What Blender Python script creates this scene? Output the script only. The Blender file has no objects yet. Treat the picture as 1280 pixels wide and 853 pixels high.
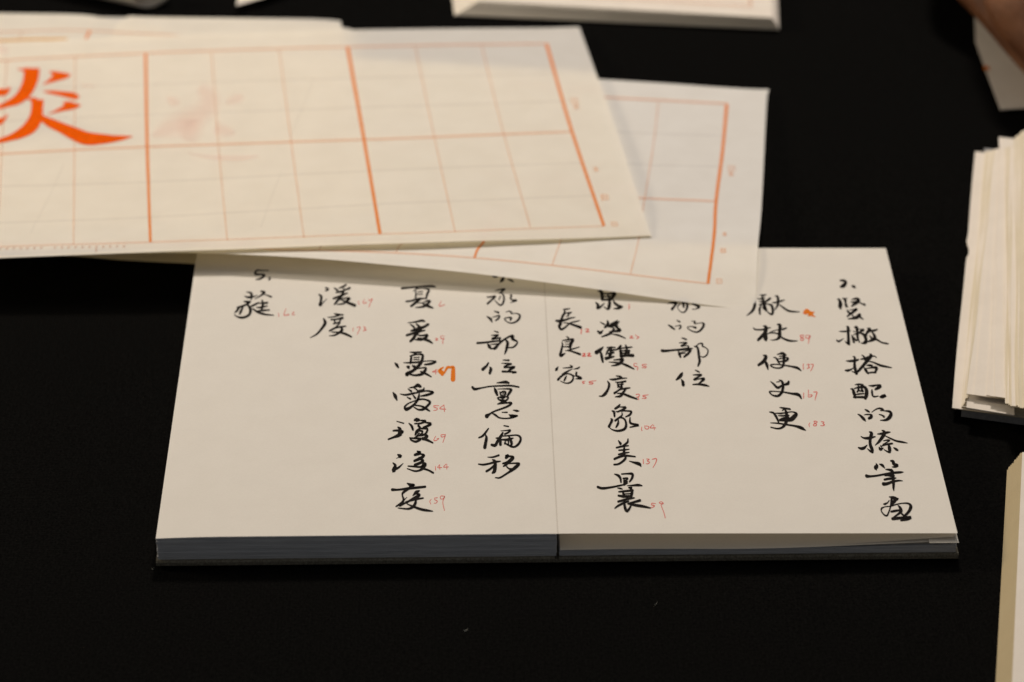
import bpy, bmesh, math, random
from mathutils import Vector, Matrix
R_ = math.radians
random.seed(7)
scene = bpy.context.scene
col = bpy.data.collections.new("notebook_table"); scene.collection.children.link(col)

# ---------------------------------------------------------------- camera
CAM_POS=[-0.033896,-0.873512,0.643728]
CAM_ROT=[[0.9998332,-0.0181694,0.0018574],[0.0080681,0.5306205,0.8475711],[0.0163855,0.8474148,-0.5306786]]
CAM_F=3645.42
cam = bpy.data.cameras.new("camera"); camo = bpy.data.objects.new("camera", cam); col.objects.link(camo)
cam.sensor_width = 36.0; cam.sensor_fit = 'HORIZONTAL'; cam.lens = CAM_F/1280*36
(r, u, f) = [Vector(v) for v in CAM_ROT]
M = Matrix((( r.x, u.x, -f.x, CAM_POS[0]), (r.y, u.y, -f.y, CAM_POS[1]), (r.z, u.z, -f.z, CAM_POS[2]), (0, 0, 0, 1)))
camo.matrix_world = M
cam.clip_start = 0.02; cam.clip_end = 50
cam.dof.use_dof = True; cam.dof.focus_distance = 1.115; cam.dof.aperture_fstop = 9.0
scene.camera = camo
# ---------------------------------------------------------------- light of the hall
world = bpy.data.worlds.new("World"); scene.world = world; world.use_nodes = True
bg = world.node_tree.nodes["Background"]; bg.inputs[0].default_value = (1.0, 0.98, 0.95, 1); bg.inputs[1].default_value = 0.125
def area_light(name, pos, target, size, power, colour):
    l = bpy.data.lights.new(name, 'AREA'); l.shape = 'DISK'; l.size = size; l.energy = power; l.color = colour
    o = bpy.data.objects.new(name, l); col.objects.link(o); o.location = pos
    o.rotation_euler = (Vector(target)-Vector(pos)).to_track_quat('-Z', 'Y').to_euler(); return o
# the ceiling spot beyond the table, a weaker lamp off to the left and an added broad overhead fill that softens the shadows
area_light("ceiling_spot", (0.05, 0.98, 1.48), (0.0, 0.15, 0), 0.25, 18.4, (1.0, 0.895, 0.785))
area_light("hall_lamp", (-2.0, 0.55, 1.05), (0.1, 0.15, 0), 0.5, 19, (1.0, 0.83, 0.60))
area_light("overhead_fill", (0.3, 0.4, 2.4), (0.1, 0.2, 0), 1.3, 4, (1.0, 0.93, 0.84))
scene.view_settings.view_transform = 'Standard'; scene.view_settings.look = 'None'
scene.view_settings.exposure = 0.0; scene.view_settings.gamma = 1.0; scene.view_settings.use_curve_mapping = False
scene.cycles.max_bounces = 8; scene.cycles.transparent_max_bounces = 16

BUNDLE=[[[20239,30819,480],[16031,9393,480],0],[[20682,30719,550],[16407,9375,550],1],[[20730,30657,591],[16423,9322,591],1],[[20767,30572,633],[16449,9369,633],1],[[20789,30483,674],[16460,9381,674],1],[[20846,30471,715],[16488,9404,715],1],[[20883,30402,756],[16507,9421,756],1],[[20923,30376,797],[16531,9479,797],1],[[20953,30339,839],[16540,9487,839],1],[[20995,30214,880],[16569,9499,880],1],[[20951,29796,1170],[16550,9350,1170],0],[[21033,29694,1210],[16774,9228,1210],0],[[21172,29747,1250],[17287,9129,1250],0],[[21211,29537,1350],[17365,8914,1350],0],[[21182,30512,1390],[17568,8806,1390],0],[[21262,29327,1450],[17881,8222,1450],1],[[21297,29299,1493],[17902,8124,1493],1],[[21329,29215,1536],[17935,8079,1536],1],[[21332,29179,1579],[17922,7899,1579],1],[[21354,29040,1621],[17958,7873,1621],1],[[21371,28985,1664],[17958,7709,1664],1],[[21403,28973,1707],[17976,7614,1707],1],[[21413,28842,1750],[18002,7580,1750],1],[[21730,29638,1810],[18145,7492,1810],1],[[21773,29661,1852],[18161,7458,1852],1],[[21826,29703,1894],[18162,7305,1894],1],[[21864,29674,1936],[18174,7225,1936],1],[[21942,29734,1978],[18210,7192,1978],1],[[21966,29705,2020],[18199,7037,2020],1],[[22025,29797,2070],[18314,6964,2070],1],[[22065,29696,2120],[18354,6882,2120],1],[[22093,29636,2170],[18367,6715,2170],1],[[22147,29624,2220],[18410,6654,2220],1],[[22198,29577,2270],[18442,6518,2270],1],[[22230,29449,2320],[18485,6474,2320],1],[[22439,29354,2370],[18721,6384,2370],1],[[22556,29338,2380],[18812,6323,2380],1],[[22660,29378,2390],[18898,6315,2390],1],[[22776,29314,2400],[19011,6351,2400],1]]
BUNDLE_DIR=[96558,-26012,0]
LOWSHEET=[[16542,9165,930],[16473,8794,890],[17320,8522,890],[18285,8221,890],[18448,9237,940],[16831,9930,960]]
BOOKLET=[[20325,31163,440],[16022,9368,440],[16244,9539,0]]
NET_A=[[[-38868,41500,400],[-28777,42430,520],[-19047,43065,620],[-9115,43722,580],[-2477,44120,450],[596,44183,420],[2477,44288,400]],[[-38788,39318,500],[-28521,40216,620],[-18824,41044,700],[-9012,41685,660],[-2377,42050,520],[780,42222,500],[2682,42413,480]],[[-37011,29380,950],[-27441,29536,1200],[-17741,30092,1400],[-7890,30491,1480],[-1484,31295,1250],[1667,31882,1080],[3722,32277,980]],[[-35688,20269,1500],[-26474,20122,1820],[-16688,20169,2140],[-6942,20513,2250],[-539,21472,1920],[2694,22067,1670],[4584,22371,1560]],[[-35601,19565,1520],[-26387,19350,1840],[-16622,19426,2160],[-6861,19849,2240],[-459,20492,1930],[2786,21047,1660],[4736,21415,1550]]]
NET_B=[[[-33147,44461,300],[-22144,42034,450],[-11674,40598,480],[-968,39342,340],[9483,37897,220],[11359,37740,200]],[[-32903,41939,400],[-21950,39572,550],[-11496,38470,600],[-1080,37408,420],[9179,36079,300],[11065,35843,280]],[[-33202,31041,680],[-22801,29526,880],[-12440,27934,1050],[-2272,26690,1000],[7776,25587,880],[9853,25320,850]],[[-33075,24426,1150],[-22972,23836,1480],[-12695,22978,1720],[-2601,21747,1700],[7253,20881,1440],[9262,20783,1360]],[[-33197,21249,1300],[-22766,20507,1760],[-12799,19808,2080],[-2931,18927,1960],[6871,17610,1400],[8871,17323,1280]],[[-33251,20674,1320],[-22775,19799,1780],[-12825,19153,2110],[-3007,17671,1960],[6633,16146,1270],[8682,15881,1140]]]
NET_D=[[[-38796,46925,300],[-26633,46347,360],[-22386,46102,360],[-20569,45497,240],[-18486,45001,200]],[[-38355,42748,300],[-26323,42453,360],[-22111,42392,360],[-20321,42528,280],[-18068,42400,240]],[[-36700,30995,400],[-25306,30643,500],[-21082,30488,550],[-19083,30551,500],[-16713,30608,450]],[[-35782,23319,600],[-24534,22632,900],[-20277,21964,1250],[-18231,22106,1150],[-15668,22327,1000]]]
NET_E=[[[-20160,45932,360],[-18545,45816,360],[-14521,45662,340],[-10864,45559,320],[-9452,45351,300]],[[-20762,43833,300],[-18354,43537,340],[-14383,43390,340],[-10649,43157,340],[-9219,42999,320]],[[-22425,30895,340],[-17596,30345,600],[-13193,30096,700],[-9346,29658,700],[-7773,29328,660]],[[-22543,23121,600],[-16806,21739,1350],[-12320,21688,1500],[-8381,22321,1420],[-6831,22629,1350]]]
NET_F=[[[-38784,46743,120],[-24252,46443,120],[-16564,46014,140],[-10498,45284,140],[-8877,44713,140]],[[-38437,43052,150],[-24205,42670,150],[-16300,42379,150],[-10181,42114,150],[-8601,41915,150]],[[-37198,31463,150],[-23938,31175,200],[-15468,30958,250],[-9021,30479,250],[-7368,30317,200]],[[-36460,24636,250],[-23741,24131,350],[-14870,23183,900],[-8246,23260,1000],[-6502,23305,1000]]]
NET_C=[[[-26354,27542,150],[-22028,27388,200],[-18424,27188,200],[-13409,27260,200]],[[-25784,23687,300],[-21580,23571,250],[-18077,23465,200],[-13165,23199,150]],[[-25624,22575,300],[-20931,22434,200],[-17949,22063,150],[-13068,21563,100]]]
GLYPHS=[
('k',[[12512,18207,54,12646,18194,109,12731,18109,134,12688,17911,134,12578,17747,154,12467,17668,64],[12951,17761,44,13045,17696,134,13093,17618,54]]),
('k',[[12220,16674,34,12300,16642,108,12314,16320,163,12268,16064,152,12283,15904,63],[12452,16739,44,12542,16642,120,12535,16353,85,12543,16128,132,12587,16045,43],[12551,16720,44,12651,16772,34],[12820,16643,34,12997,16721,85,13105,16644,143,13032,16450,132,12875,16257,96,12758,16116,53],[12749,16462,25,12846,16437,63,12983,16463,85,13112,16418,53,13231,16290,63,13309,16245,108],[12524,15822,34,12571,15650,107,12643,15554,53],[12641,15822,25,12793,15841,43,12942,15886,96,12811,15714,96,12656,15523,84,12480,15300,53],[12685,15491,34,12729,15301,63,12748,15175,53],[12785,15206,43,13011,15428,131],[12491,15111,34,12660,15136,73,12835,15206,131,12975,15270,84,13090,15125,63,13125,15080,25]]),
('k',[[12016,14138,25,12146,14120,62,12346,14139,62,12483,14183,33],[12372,14513,53,12411,14420,130,12374,14046,118,12334,13612,118,12304,13272,129,12315,13088,52,12238,13211,83,12164,13364,24],[11843,13426,72,11910,13352,72,12133,13580,20],[12609,14139,43,12637,14096,52],[12696,14451,63,12774,14420,131,12747,14046,118,12719,13674,106,12713,13489,72],[12781,13922,33,12886,14109,73,13018,14246,106],[12503,13797,62,12521,13612,106,12517,13303,94],[12596,13612,43,12624,13427,72,12736,13489,43,12740,13304,62],[12576,13860,33,12792,14015,52],[12875,14296,33,13020,14265,62],[12871,13984,52,13004,13860,130,13041,13489,130,12982,13273,129,12877,13212,62,12805,13242,33],[13213,14359,52,13303,14284,130,13158,14047,95,13086,13860,62,13128,13798,33],[13232,14109,33,13404,14172,84,13581,14266,52,13623,14284,20],[13356,14047,43,13415,13861,118,13418,13613,130,13284,13459,106,13086,13317,33],[13227,13799,33,13299,13582,94,13484,13490,83,13654,13274,62,13841,13195,62,13919,13170,33]]),
('k',[[12034,11871,24,12178,11854,82,12377,11890,93,12548,11963,61],[12355,12204,33,12419,12114,93,12363,11721,104,12331,11361,128,12346,10944,127,12288,11003,71,12170,11092,20],[11928,11152,61,12032,11152,93,12207,11271,42,12322,11421,24],[12353,11003,51,12487,11182,93,12731,11602,104,12977,12024,128,13108,12296,116,13054,12387,42],[12632,11993,33,12851,12054,93,12996,12175,72,13231,12236,42,13283,12133,52],[12734,12296,42,12800,12175,82,12824,11963,116,12881,11903,33],[12955,11842,33,13138,11752,61,13371,11542,93,13647,11423,71,13818,11363,33],[12959,11482,33,12882,11512,33],[12706,11392,42,12745,11182,116,12800,10974,93,12842,10914,33],[12817,11512,20,12920,11554,71,13044,11512,82],[12792,11302,33,13025,11362,61,13203,11362,116,13165,11183,93,13093,10992,51],[12800,10974,42,12981,11004,61,13126,11004,71]]),
('k',[[12192,10104,32,12361,10128,71,12512,10104,51],[11976,9793,32,12059,9735,103,12076,9472,136,12089,9182,102],[12133,9822,41,12335,9910,71,12531,9940,115,12598,9706,146,12556,9356,145,12476,9095,102],[12310,10104,42,12306,9881,92,12256,9647,60,12194,9531,32],[12433,10057,41,12421,9823,92,12444,9618,81],[12204,9618,32,12336,9647,60,12456,9589,41],[12161,9385,41,12309,9426,60,12471,9443,41],[12026,9182,60,12250,9193,81,12471,9182,91],[12733,10028,32,12891,10011,81,13025,10058,61,13197,10029,103,13099,9882,114,12955,9753,71],[12825,9735,41,12807,9589,81,12794,9356,81,12842,9229,60,13022,9269,32],[13079,9211,51,13213,9270,114,13314,9310,91,13171,9182,81,13072,9153,24]]),
('k',[[12365,8306,32,12448,8215,91,12518,8135,60],[12046,7964,32,12138,7861,90,12236,7634,124,12296,7476,41],[12286,7918,19,12432,7947,50,12586,7918,60,12552,7776,113,12444,7663,90],[12608,8101,23,12774,8289,41,12944,8387,60,13058,8289,125,13096,8215,50],[12954,8215,19,13142,8204,41,13324,8147,102,13359,7976,125,13254,7720,124,13090,7550,80,12884,7533,32],[12889,7947,32,12992,7890,60,13052,7793,90]]),
('k',[[11984,6399,32,12089,6288,69,12276,6288,100,12538,6388,40],[12352,6706,50,12426,6622,123,12332,6288,111,12278,5845,123,12305,5515,132,12306,5268,40,12227,5378,78,12125,5559,23],[11799,5625,59,11893,5559,100,12025,5625,89,12157,5817,23],[12647,6566,32,12813,6594,79,13042,6678,79,13164,6706,32],[12857,6818,41,12936,6706,123,12858,6455,123,12653,6066,89,12463,5790,23],[12920,6455,32,13086,6288,59,13310,6094,69,13547,6011,69,13731,5944,23],[12812,6094,23,12975,6149,49,13072,6132,40,12957,6011,40,12765,5845,31],[12655,5707,31,12905,5845,59,13131,5911,59,13164,5928,23],[12665,5790,23,12691,5625,31],[12982,5845,59,12992,5680,122,12979,5460,132,12958,5295,58,12874,5361,59,12766,5487,31],[12598,5625,59,12630,5515,111,12749,5597,31],[13160,5614,40,13234,5515,100,13283,5460,78]]),
('k',[[12342,4561,23,12352,4399,121,12286,4237,140,12301,4113,40],[12464,4507,31,12569,4415,110,12632,4237,40],[12931,4723,58,13016,4669,122,13011,4506,110,13155,4436,88,13049,4328,78,12924,4307,23],[11875,3701,121,12019,3685,77,12269,3727,67,12523,3807,67,12904,3914,78,13184,3952,78,13314,3968,23],[12658,4145,31,12807,4113,88,12899,3995,121,12822,3754,109,12696,3727,40],[12574,3727,40,12761,3754,58,12940,3727,40],[12525,3461,67,12669,3514,77,12855,3540,77,12982,3578,31],[12448,3169,120,12598,3195,98,12828,3327,77,13050,3396,58,13206,3380,23],[12882,4102,88,12879,3727,121,12849,3301,109,12801,2930,87,12786,2720,31]]),
('k',[[12562,2326,31,12692,2274,108,12817,2195,128,12896,2221,31],[12799,2169,87,12703,2013,108,12589,1831,57],[12636,2196,87,12588,1935,76,12524,1676,57,12446,1417,48,12335,1135,57,12245,1135,57,12154,1366,48,12180,1573,57,12314,1676,30,12561,1728,39,12755,1831,39,13006,1909,39,13215,1893,66,13298,1727,119,13196,1417,97,13027,1160,76,12930,1108,30],[12437,1935,39,12337,1857,66,12277,1857,22],[12532,2091,31,12434,1909,39],[12822,1769,39,12878,1624,108,12896,1417,107,12801,1263,76,12661,1109,57,12503,929,57],[12514,1366,66,12671,1417,76,12858,1469,57],[12844,1366,39,12922,1160,76,13016,1083,30],[12500,904,96,12729,945,96,12973,980,86,13201,1006,86,13049,878,86,12799,791,47]]),
('k',[[8652,16698,34,8733,16473,108,8708,16120,120,8565,15705,96,8300,15343,20],[9016,17022,34,9148,16990,74,9270,17036,44],[9095,16958,64,9099,16635,108,9114,16249,132,9156,15802,119],[8887,16699,34,9054,16699,63,9194,16764,43],[8933,16474,34,9101,16474,74,9257,16539,74,9409,16732,85,9463,16765,25],[8894,16217,34,9083,16281,85,9223,16346,53],[8971,16153,43,8895,15865,96,8871,15484,73],[9137,16506,53,9158,16185,74],[9029,16057,43,9078,15866,63],[9203,16314,34,9330,16237,63,9422,16154,108,9439,15803,107,9395,15516,96,9309,15485,73,9194,15675,43],[9477,16378,34,9630,16411,63,9841,16521,63,10000,16605,34],[9646,16927,44,9740,16862,108,9723,16507,108,9653,16122,74,9506,15803,25],[9747,16238,34,9891,15995,74,10067,15753,84,10293,15677,63,10541,15665,25]]),
('k',[[8501,14425,33,8570,14276,62,8832,14258,62,9039,14351,62,9211,14427,33],[8940,14539,52,9031,14445,140,8955,13978,170,8931,13544,179,8943,13390,52],[8906,13978,94,8784,13730,118,8612,13451,94],[9009,13854,24,9213,14102,33,9524,14259,33,9692,14290,73,9866,14384,52],[9514,14665,43,9623,14603,131,9571,14228,130,9529,13793,150,9423,13545,83,9218,13452,33,9106,13483,16],[9135,13966,20,9303,14009,52,9462,13948,62],[9542,13762,62,9686,13546,83,9933,13392,83,10227,13392,24]]),
('o',[[10729,15710,43,10842,15837,68,10922,15806,53,10975,15678,53],[10699,15582,43,10792,15678,53,10895,15710,63,11018,15615,63,11138,15647,43],[10739,15487,43,10845,15551,63,10959,15519,73,11078,15551,53,11142,15679,25],[10825,15678,34,10899,15583,53,10915,15424,63,10875,15361,34],[10859,15361,43,10962,15393,63,11042,15361,53,11143,15285,43],[11025,15678,34,11042,15520,53,11078,15393,43]]),
('r',[[10699,15582,74,10812,15551,73,10892,15678,63]]),
('r',[[10521,13856,24,10383,13794,43,10400,13639,43,10492,13578,43,10445,13436,33,10358,13454,33,10397,13608,24,10531,13794,24],[10777,13795,33,10633,13825,24,10581,13640,33,10692,13609,33,10794,13795,43,10709,13547,43,10647,13178,24]]),
('k',[[8719,12290,42,8824,12200,128,8693,11837,128,8457,11549,93],[8765,11807,93,8798,11567,138,8815,11226,51],[9293,12352,33,9445,12413,72,9602,12352,93,9661,12292,33],[9125,12127,33,9218,12079,61,9290,11808,93,9324,11658,51],[9210,11989,24,9410,12049,42,9675,12110,52,9692,12019,93,9587,11868,82,9322,11808,42],[9454,12504,33,9572,12383,116,9530,12019,116,9458,11538,93,9343,11358,61,9147,11328,51,8981,11447,61,8959,11567,51,9174,11609,42,9490,11538,51,9772,11448,71,10018,11329,104,10134,11132,42],[9360,12200,33,9557,12231,52]]),
('r',[[10275,11629,33,10241,11239,33],[10414,11569,24,10518,11629,33,10466,11449,33,10509,11389,33,10402,11299,33],[10580,11611,24,10675,11587,42,10596,11300,33,10518,11108,24]]),
('k',[[8829,10348,24,8938,10142,81,9073,9878,103,9281,10054,61,9501,10172,115,9563,10319,81],[9064,10289,24,9179,10319,42],[9190,10437,42,9291,10319,103,9301,9996,114,9220,9586,103,9083,9325,91,8951,9266,81,8800,9353,60,8719,9574,60,8856,9615,41,9109,9586,41,9358,9528,60,9604,9441,81,9851,9366,126,9936,9111,70]]),
('r',[[10072,9500,32,10033,9122,32],[10287,9733,24,10254,9413,32,10232,9209,32,10347,9238,32,10391,9355,32,10279,9355,24],[10476,9558,32,10610,9558,41,10544,9297,41,10472,8978,24]]),
('k',[[9015,8442,32,9153,8402,70,9414,8328,70],[9213,8373,60,9105,8230,41],[8589,8116,41,8726,8059,80,8812,7803,101,8871,7435,69],[8819,8042,32,8990,8019,60,9182,8059,50,9473,8133,41,9634,8002,101,9535,7803,153,9389,7605,153,9195,7548,112,8944,7548,90],[8911,7860,32,9068,7848,60,9321,7871,60],[8950,7605,41,9084,7690,50,9306,7718,60],[9214,8316,60,9243,8031,125,9225,7690,134,9142,7322,112,8989,7041,79,8793,6945,59,8536,7041,41],[8549,7350,23,8829,7322,50,9164,7226,59,9498,7125,79,9734,6985,124,9873,6817,32]]),
('r',[[10091,7351,23,10048,7238,32,10049,7069,23],[10395,7464,23,10285,7464,41,10273,7351,32,10342,7266,41,10315,7154,32,10221,7154,32,10248,7266,32,10398,7407,23],[10549,7436,32,10656,7407,32,10596,7294,32,10653,7238,41,10597,7154,32,10487,7154,23]]),
('k',[[5078,16305,8,5215,16369,63,5416,16370,120,5480,16338,74,5366,16113,85,5250,15871,107],[5478,16050,34,5542,15763,34,5681,15604,43,5806,15732,63,5895,16051,96,5898,16339,96,5823,16467,63],[5750,16371,120,5745,16050,85],[5612,16306,43,5497,16082,34],[6113,16307,43,6239,16211,96,6395,16052,96,6250,15892,34,6081,15860,25],[5560,16531,53,5825,16499,53,5966,16596,34]]),
('k',[[5391,14984,34,5500,14878,73],[5011,14626,34,5126,14470,95,5246,14283,62],[5277,14501,20,5514,14595,43,5501,14408,73,5427,14283,25],[5998,14910,25,6146,14910,43,6104,14784,73,6149,14722,34,6369,14785,34,6487,14691,95,6386,14347,84,6202,14085,62,6022,14097,52,5838,14284,43,5800,14440,43,5952,14502,33,6127,14409,95]]),
('k',[[5497,13613,33,5623,13539,72,5700,13478,42],[5373,13231,24,5553,13244,62,5683,13232,62,5578,13121,62,5438,12986,72,5587,13017,33,5732,12987,52,5705,12834,72],[4634,12631,117,4812,12619,94,5108,12681,72,5371,12711,83,5635,12773,94,5882,12804,42],[5298,12589,42,5322,12377,116,5349,12147,72],[5354,12468,33,5590,12590,33,5808,12681,72,5675,12408,93,5496,12165,72],[5383,12407,33,5564,12450,42],[5974,12956,42,6084,12895,83,6108,12560,105,6103,12136,105,6104,11834,104,6013,11474,61],[6041,12987,33,6185,13171,42,6316,13171,62,6302,12987,62,6424,12865,42,6505,12652,52,6432,12318,52,6273,12148,42,6133,12226,24]]),
('k',[[5351,10984,51,5292,10818,127,5182,10610,115,5065,10451,51],[5270,10492,33,5320,10286,127,5322,10080,126],[5878,11163,33,5954,11104,61,6029,11026,51],[5764,10818,33,5918,10818,61,6105,10830,71,5971,10670,61,5780,10463,81,5993,10522,42,6186,10534,103,6076,10346,81,5951,10169,51],[5707,10110,41,5932,10122,71,6183,10063,92,6343,9982,41]]),
('k',[[2237,17332,44,2368,17267,143,2388,16943,143,2390,16620,120],[2379,17137,44,2646,17105,64,2950,17139,108,2837,16879,133,2742,16653,108,2455,16588,63],[2613,17105,34,2680,16750,96,2679,16364,132,2637,16044,142,2572,15853,74,2431,16044,34],[2434,16866,34,2771,16912,43],[2106,16395,53,2187,16171,132,2143,15915,74,2263,16011,84,2461,16332,34],[2840,16589,43,2894,16332,108,3035,16141,107,3197,16058,63,3024,15930,96,2824,15904,34]]),
('r',[[3482,16289,25,3485,16078,43,3460,15867,34]]),
('k',[[728,15851,25,861,15862,63,1002,15900,34],[760,15818,43,786,15596,95,695,15344,95,616,14967,107,575,14718,130,518,14471,106,594,14280,95,746,14401,73,989,14775,53,1190,14870,53,1375,14964,34],[395,14950,63,532,14921,118,766,14996,84,1002,15153,63,1186,15203,34],[833,15532,34,968,15583,53,1078,15608,25,913,15437,53,943,15342,34,841,15266,34],[709,14777,25,889,14744,52,1147,14588,95,1397,14413,118]]),
('r',[[1406,14463,25,1422,14214,43,1392,13934,43],[1579,14276,25,1679,14308,43,1709,14227,43,1604,14077,43,1745,14078,33]]),
('k',[[2228,14828,43,2385,14652,63],[2515,14966,43,2539,14778,118,2497,14590,118,2391,14434,84],[2527,14528,52,2695,14590,118,2863,14653,106,3024,14904,20],[2665,14653,95,2837,14810,106,2943,14955,53],[2728,14590,62,2921,14497,73],[2525,14465,33,2719,14403,43,2779,14278,62],[2088,14122,73,2191,13998,118,2316,14215,20],[2821,14466,43,3006,14217,130,2804,14123,83,2573,14091,43],[2752,14403,43,2707,14154,94,2532,13905,94,2227,13688,43],[2646,13905,24,2920,13813,72,3187,13585,42]]),
('r',[[3392,13752,20,3491,13752,33,3437,13659,33,3374,13597,33,3532,13610,33],[3627,13857,24,3669,13721,33,3759,13691,33,3659,13536,33]]),
('k',[[788,13718,33,866,13606,72],[615,13413,33,812,13459,62,1058,13483,94,967,13225,129,906,12888,117],[708,13288,24,889,13317,33],[719,13116,24,899,13133,33],[594,13291,42,603,13045,72,540,12621,93,506,12259,128,696,12434,33],[599,12923,33,892,12931,62],[702,12616,20,916,12705,52,1281,12907,33],[736,12646,24,976,12565,62,1293,12359,93]]),
('r',[[1392,12402,24,1474,12420,52,1487,12342,52,1385,12220,52,1530,12221,33],[1586,12402,24,1685,12433,62,1681,12342,52,1596,12239,52,1741,12221,42]]),
('k',[[372,11415,33,302,11225,115,268,11169,61],[562,11325,20,772,11349,51,951,11408,61,859,11540,33],[993,11241,20,1156,11301,61,1240,11397,42],[946,11259,20,813,11140,51,664,10994,71,531,10850,61],[342,10469,92,495,10734,71,709,10904,51,898,10813,61,955,10636,71,915,10400,71,781,10224,61,605,10216,41,435,10366,24],[694,10756,33,633,10551,81,579,10376,51],[837,10903,33,976,10754,51,1023,10724,33],[1096,10979,81,1088,10754,81,1273,10565,92,1047,10518,24]]),
('r',[[1424,10341,24,1328,10329,32,1309,10253,32,1387,10224,32,1321,10153,24],[1873,10389,20,1615,10330,32,1580,10253,32,1723,10224,41,1687,10136,32,1559,10136,24]]),
('k',[[2257,12908,42,2135,12707,129,1963,12494,158],[2114,12616,52,2152,12373,105,2171,12070,116,2191,11781,82],[2402,12860,42,2582,12890,62,2744,12872,42],[2516,12860,62,2404,12555,72,2344,12312,42],[2489,12646,52,2736,12708,72],[2430,12403,62,2661,12495,82],[2581,12860,72,2544,12434,128,2468,12191,93],[2332,12040,128,2546,12131,82,2663,12192,52],[2977,12983,94,2871,12799,83,2767,12677,42],[2936,12799,72,2953,12495,128,2954,12192,116],[2968,12799,33,3199,12861,62,3430,12910,42],[3176,13044,62,3212,12800,94,3164,12495,93,3106,12313,72],[2992,12617,42,3300,12617,93],[2982,12422,42,3291,12447,72],[2939,12222,116,3168,12253,82,3428,12265,128],[2633,11920,33,2829,11951,61,3008,11981,104,2915,11740,116,2745,11560,82,2516,11482,24],[2433,11770,20,2657,11740,51,2912,11680,61,3161,11500,93,3422,11244,42]]),
('r',[[3572,11651,24,3444,11663,24,3450,11471,42,3575,11411,33,3558,11202,42],[3957,11603,24,3778,11579,33,3788,11471,33,3916,11441,42,3877,11340,33,3749,11352,24]]),
('k',[[2673,10744,33,2831,10697,71,2909,10649,33],[2399,10489,33,2564,10472,81,2824,10549,71,3098,10579,33],[2318,10342,42,2371,10107,103,2307,9756,92,2182,9436,114,2047,9261,70,1936,9261,32],[2619,10283,24,2810,10272,61,3038,10343,71],[2696,10225,51,2733,9990,103],[2907,10284,41,2863,10049,92,2821,9844,70],[2706,10107,32,2931,10137,51],[2696,9902,41,2889,9932,60,2617,9581,41,2548,9465,81],[2549,9477,81,2783,9727,51,3011,9815,70,3188,9862,41],[3025,9786,60,2900,9523,91,2776,9262,91,2567,9204,32],[2643,9453,24,2864,9436,70,3109,9262,91,3415,9048,60]]),
('r',[[3401,9378,32,3529,9396,32,3504,9234,41,3406,9187,24],[3471,9205,32,3491,9002,24,3416,9072,24],[3892,9361,19,3682,9292,41,3678,9234,32,3786,9176,41,3749,9089,32,3624,9106,24]]),
('k',[[2724,8656,50,2660,8513,91,2526,8358,80],[2658,8473,32,2816,8473,50,2940,8439,91,2806,8284,70,2610,8130,60],[2393,8198,41,2467,8113,101,2474,7800,69],[2547,8141,32,2802,8198,50,3053,8187,60,3151,8130,80,3070,7914,80,2906,7772,41],[2780,8084,41,2770,7885,60,2652,7715,69,2485,7506,79],[2320,7642,41,2362,7545,101,2288,7292,90,2222,7095,101],[2612,7546,41,2584,7292,90,2494,7039,59],[2652,7715,32,2807,7676,69,2890,7461,79,2888,7123,101,2799,6899,90,2575,6787,79,2360,6854,50,2220,7039,23],[3076,7732,41,3059,7405,90,3131,7281,79,3376,7191,79,3247,7123,59,3040,7039,41]]),
('r',[[3500,7067,23,3478,6899,32,3494,6799,32],[3623,7152,32,3628,6955,32,3735,6927,32,3770,7095,32,3654,7135,23],[3941,7236,23,3818,7011,32,4036,7000,32],[3969,7191,23,3980,6855,23]]),
('k',[[2542,6109,40,2609,5910,111],[2919,6220,49,2893,6010,79,2776,5844,68,2678,5734,59],[2441,5624,59,2646,5707,68,2911,5762,40],[2525,5449,49,2726,5471,58,2929,5515,31],[2501,5160,58,2715,5252,68,2918,5307,31],[2755,5734,59,2723,5405,99,2709,5132,110],[2327,4850,78,2486,4969,78,2737,5078,78,3133,5012,49],[2737,5078,58,2759,4915,88,2641,4698,78,2463,4509,68,2293,4471,58],[2887,4709,23,3050,4617,68,3259,4509,121,3317,4347,40]]),
('r',[[3430,4833,31,3420,4535,31],[3555,4860,23,3660,4833,31,3577,4725,31,3665,4644,31,3597,4535,31,3521,4535,23],[3768,4833,23,3939,4871,40,3891,4589,31,3772,4277,23]]),
('k',[[2278,3838,31,2425,3731,98,2492,3544,87,2501,3306,67],[2552,3838,48,2767,3864,58,2963,3837,98,2934,3571,87,2830,3332,58],[2598,3544,58,2766,3560,58,2714,3438,48,2606,3401,39,2647,3305,58,2755,3348,39],[2627,3518,39,2599,3253,39],[2608,3147,87,2735,3252,57],[1608,2978,87,1780,2894,87,2115,2962,67,2423,3068,57,2639,3147,48],[2725,3067,23,2938,3083,57,3151,3104,87,3285,3067,39],[2354,2909,31,2459,2883,57,2532,2841,31],[2779,2936,57,2901,2946,48,2822,2883,57],[2388,2662,48,2586,2699,67,2920,2751,77],[2867,2883,57,2886,2673,108,2839,2358,97],[2524,2673,57,2574,2463,87,2536,2306,57],[2360,2411,67,2568,2359,87,2841,2385,67],[2516,2516,31,2849,2542,39],[2686,2306,67,2708,2150,57],[2326,2020,66,2556,2124,76,2741,2202,67,2955,2264,39],[2185,1591,39,2328,1761,66,2547,1942,66,2733,2046,39],[2570,2098,57,2557,1839,97,2585,1503,107,2655,1425,86,2774,1683,66,2810,1813,48],[2679,1890,39,2879,1968,66,3156,2098,86],[2678,1864,30,2959,1787,86,3254,1709,86,3518,1605,39]]),
('r',[[3730,1900,22,3596,1916,31,3575,1812,30,3677,1760,39,3611,1657,30,3519,1631,22],[3998,1863,22,3896,1915,31,3869,1967,22,3947,2019,22,4016,1915,39,3936,1838,30,3953,1631,30,4007,1296,30,4032,973,30]]),
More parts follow.
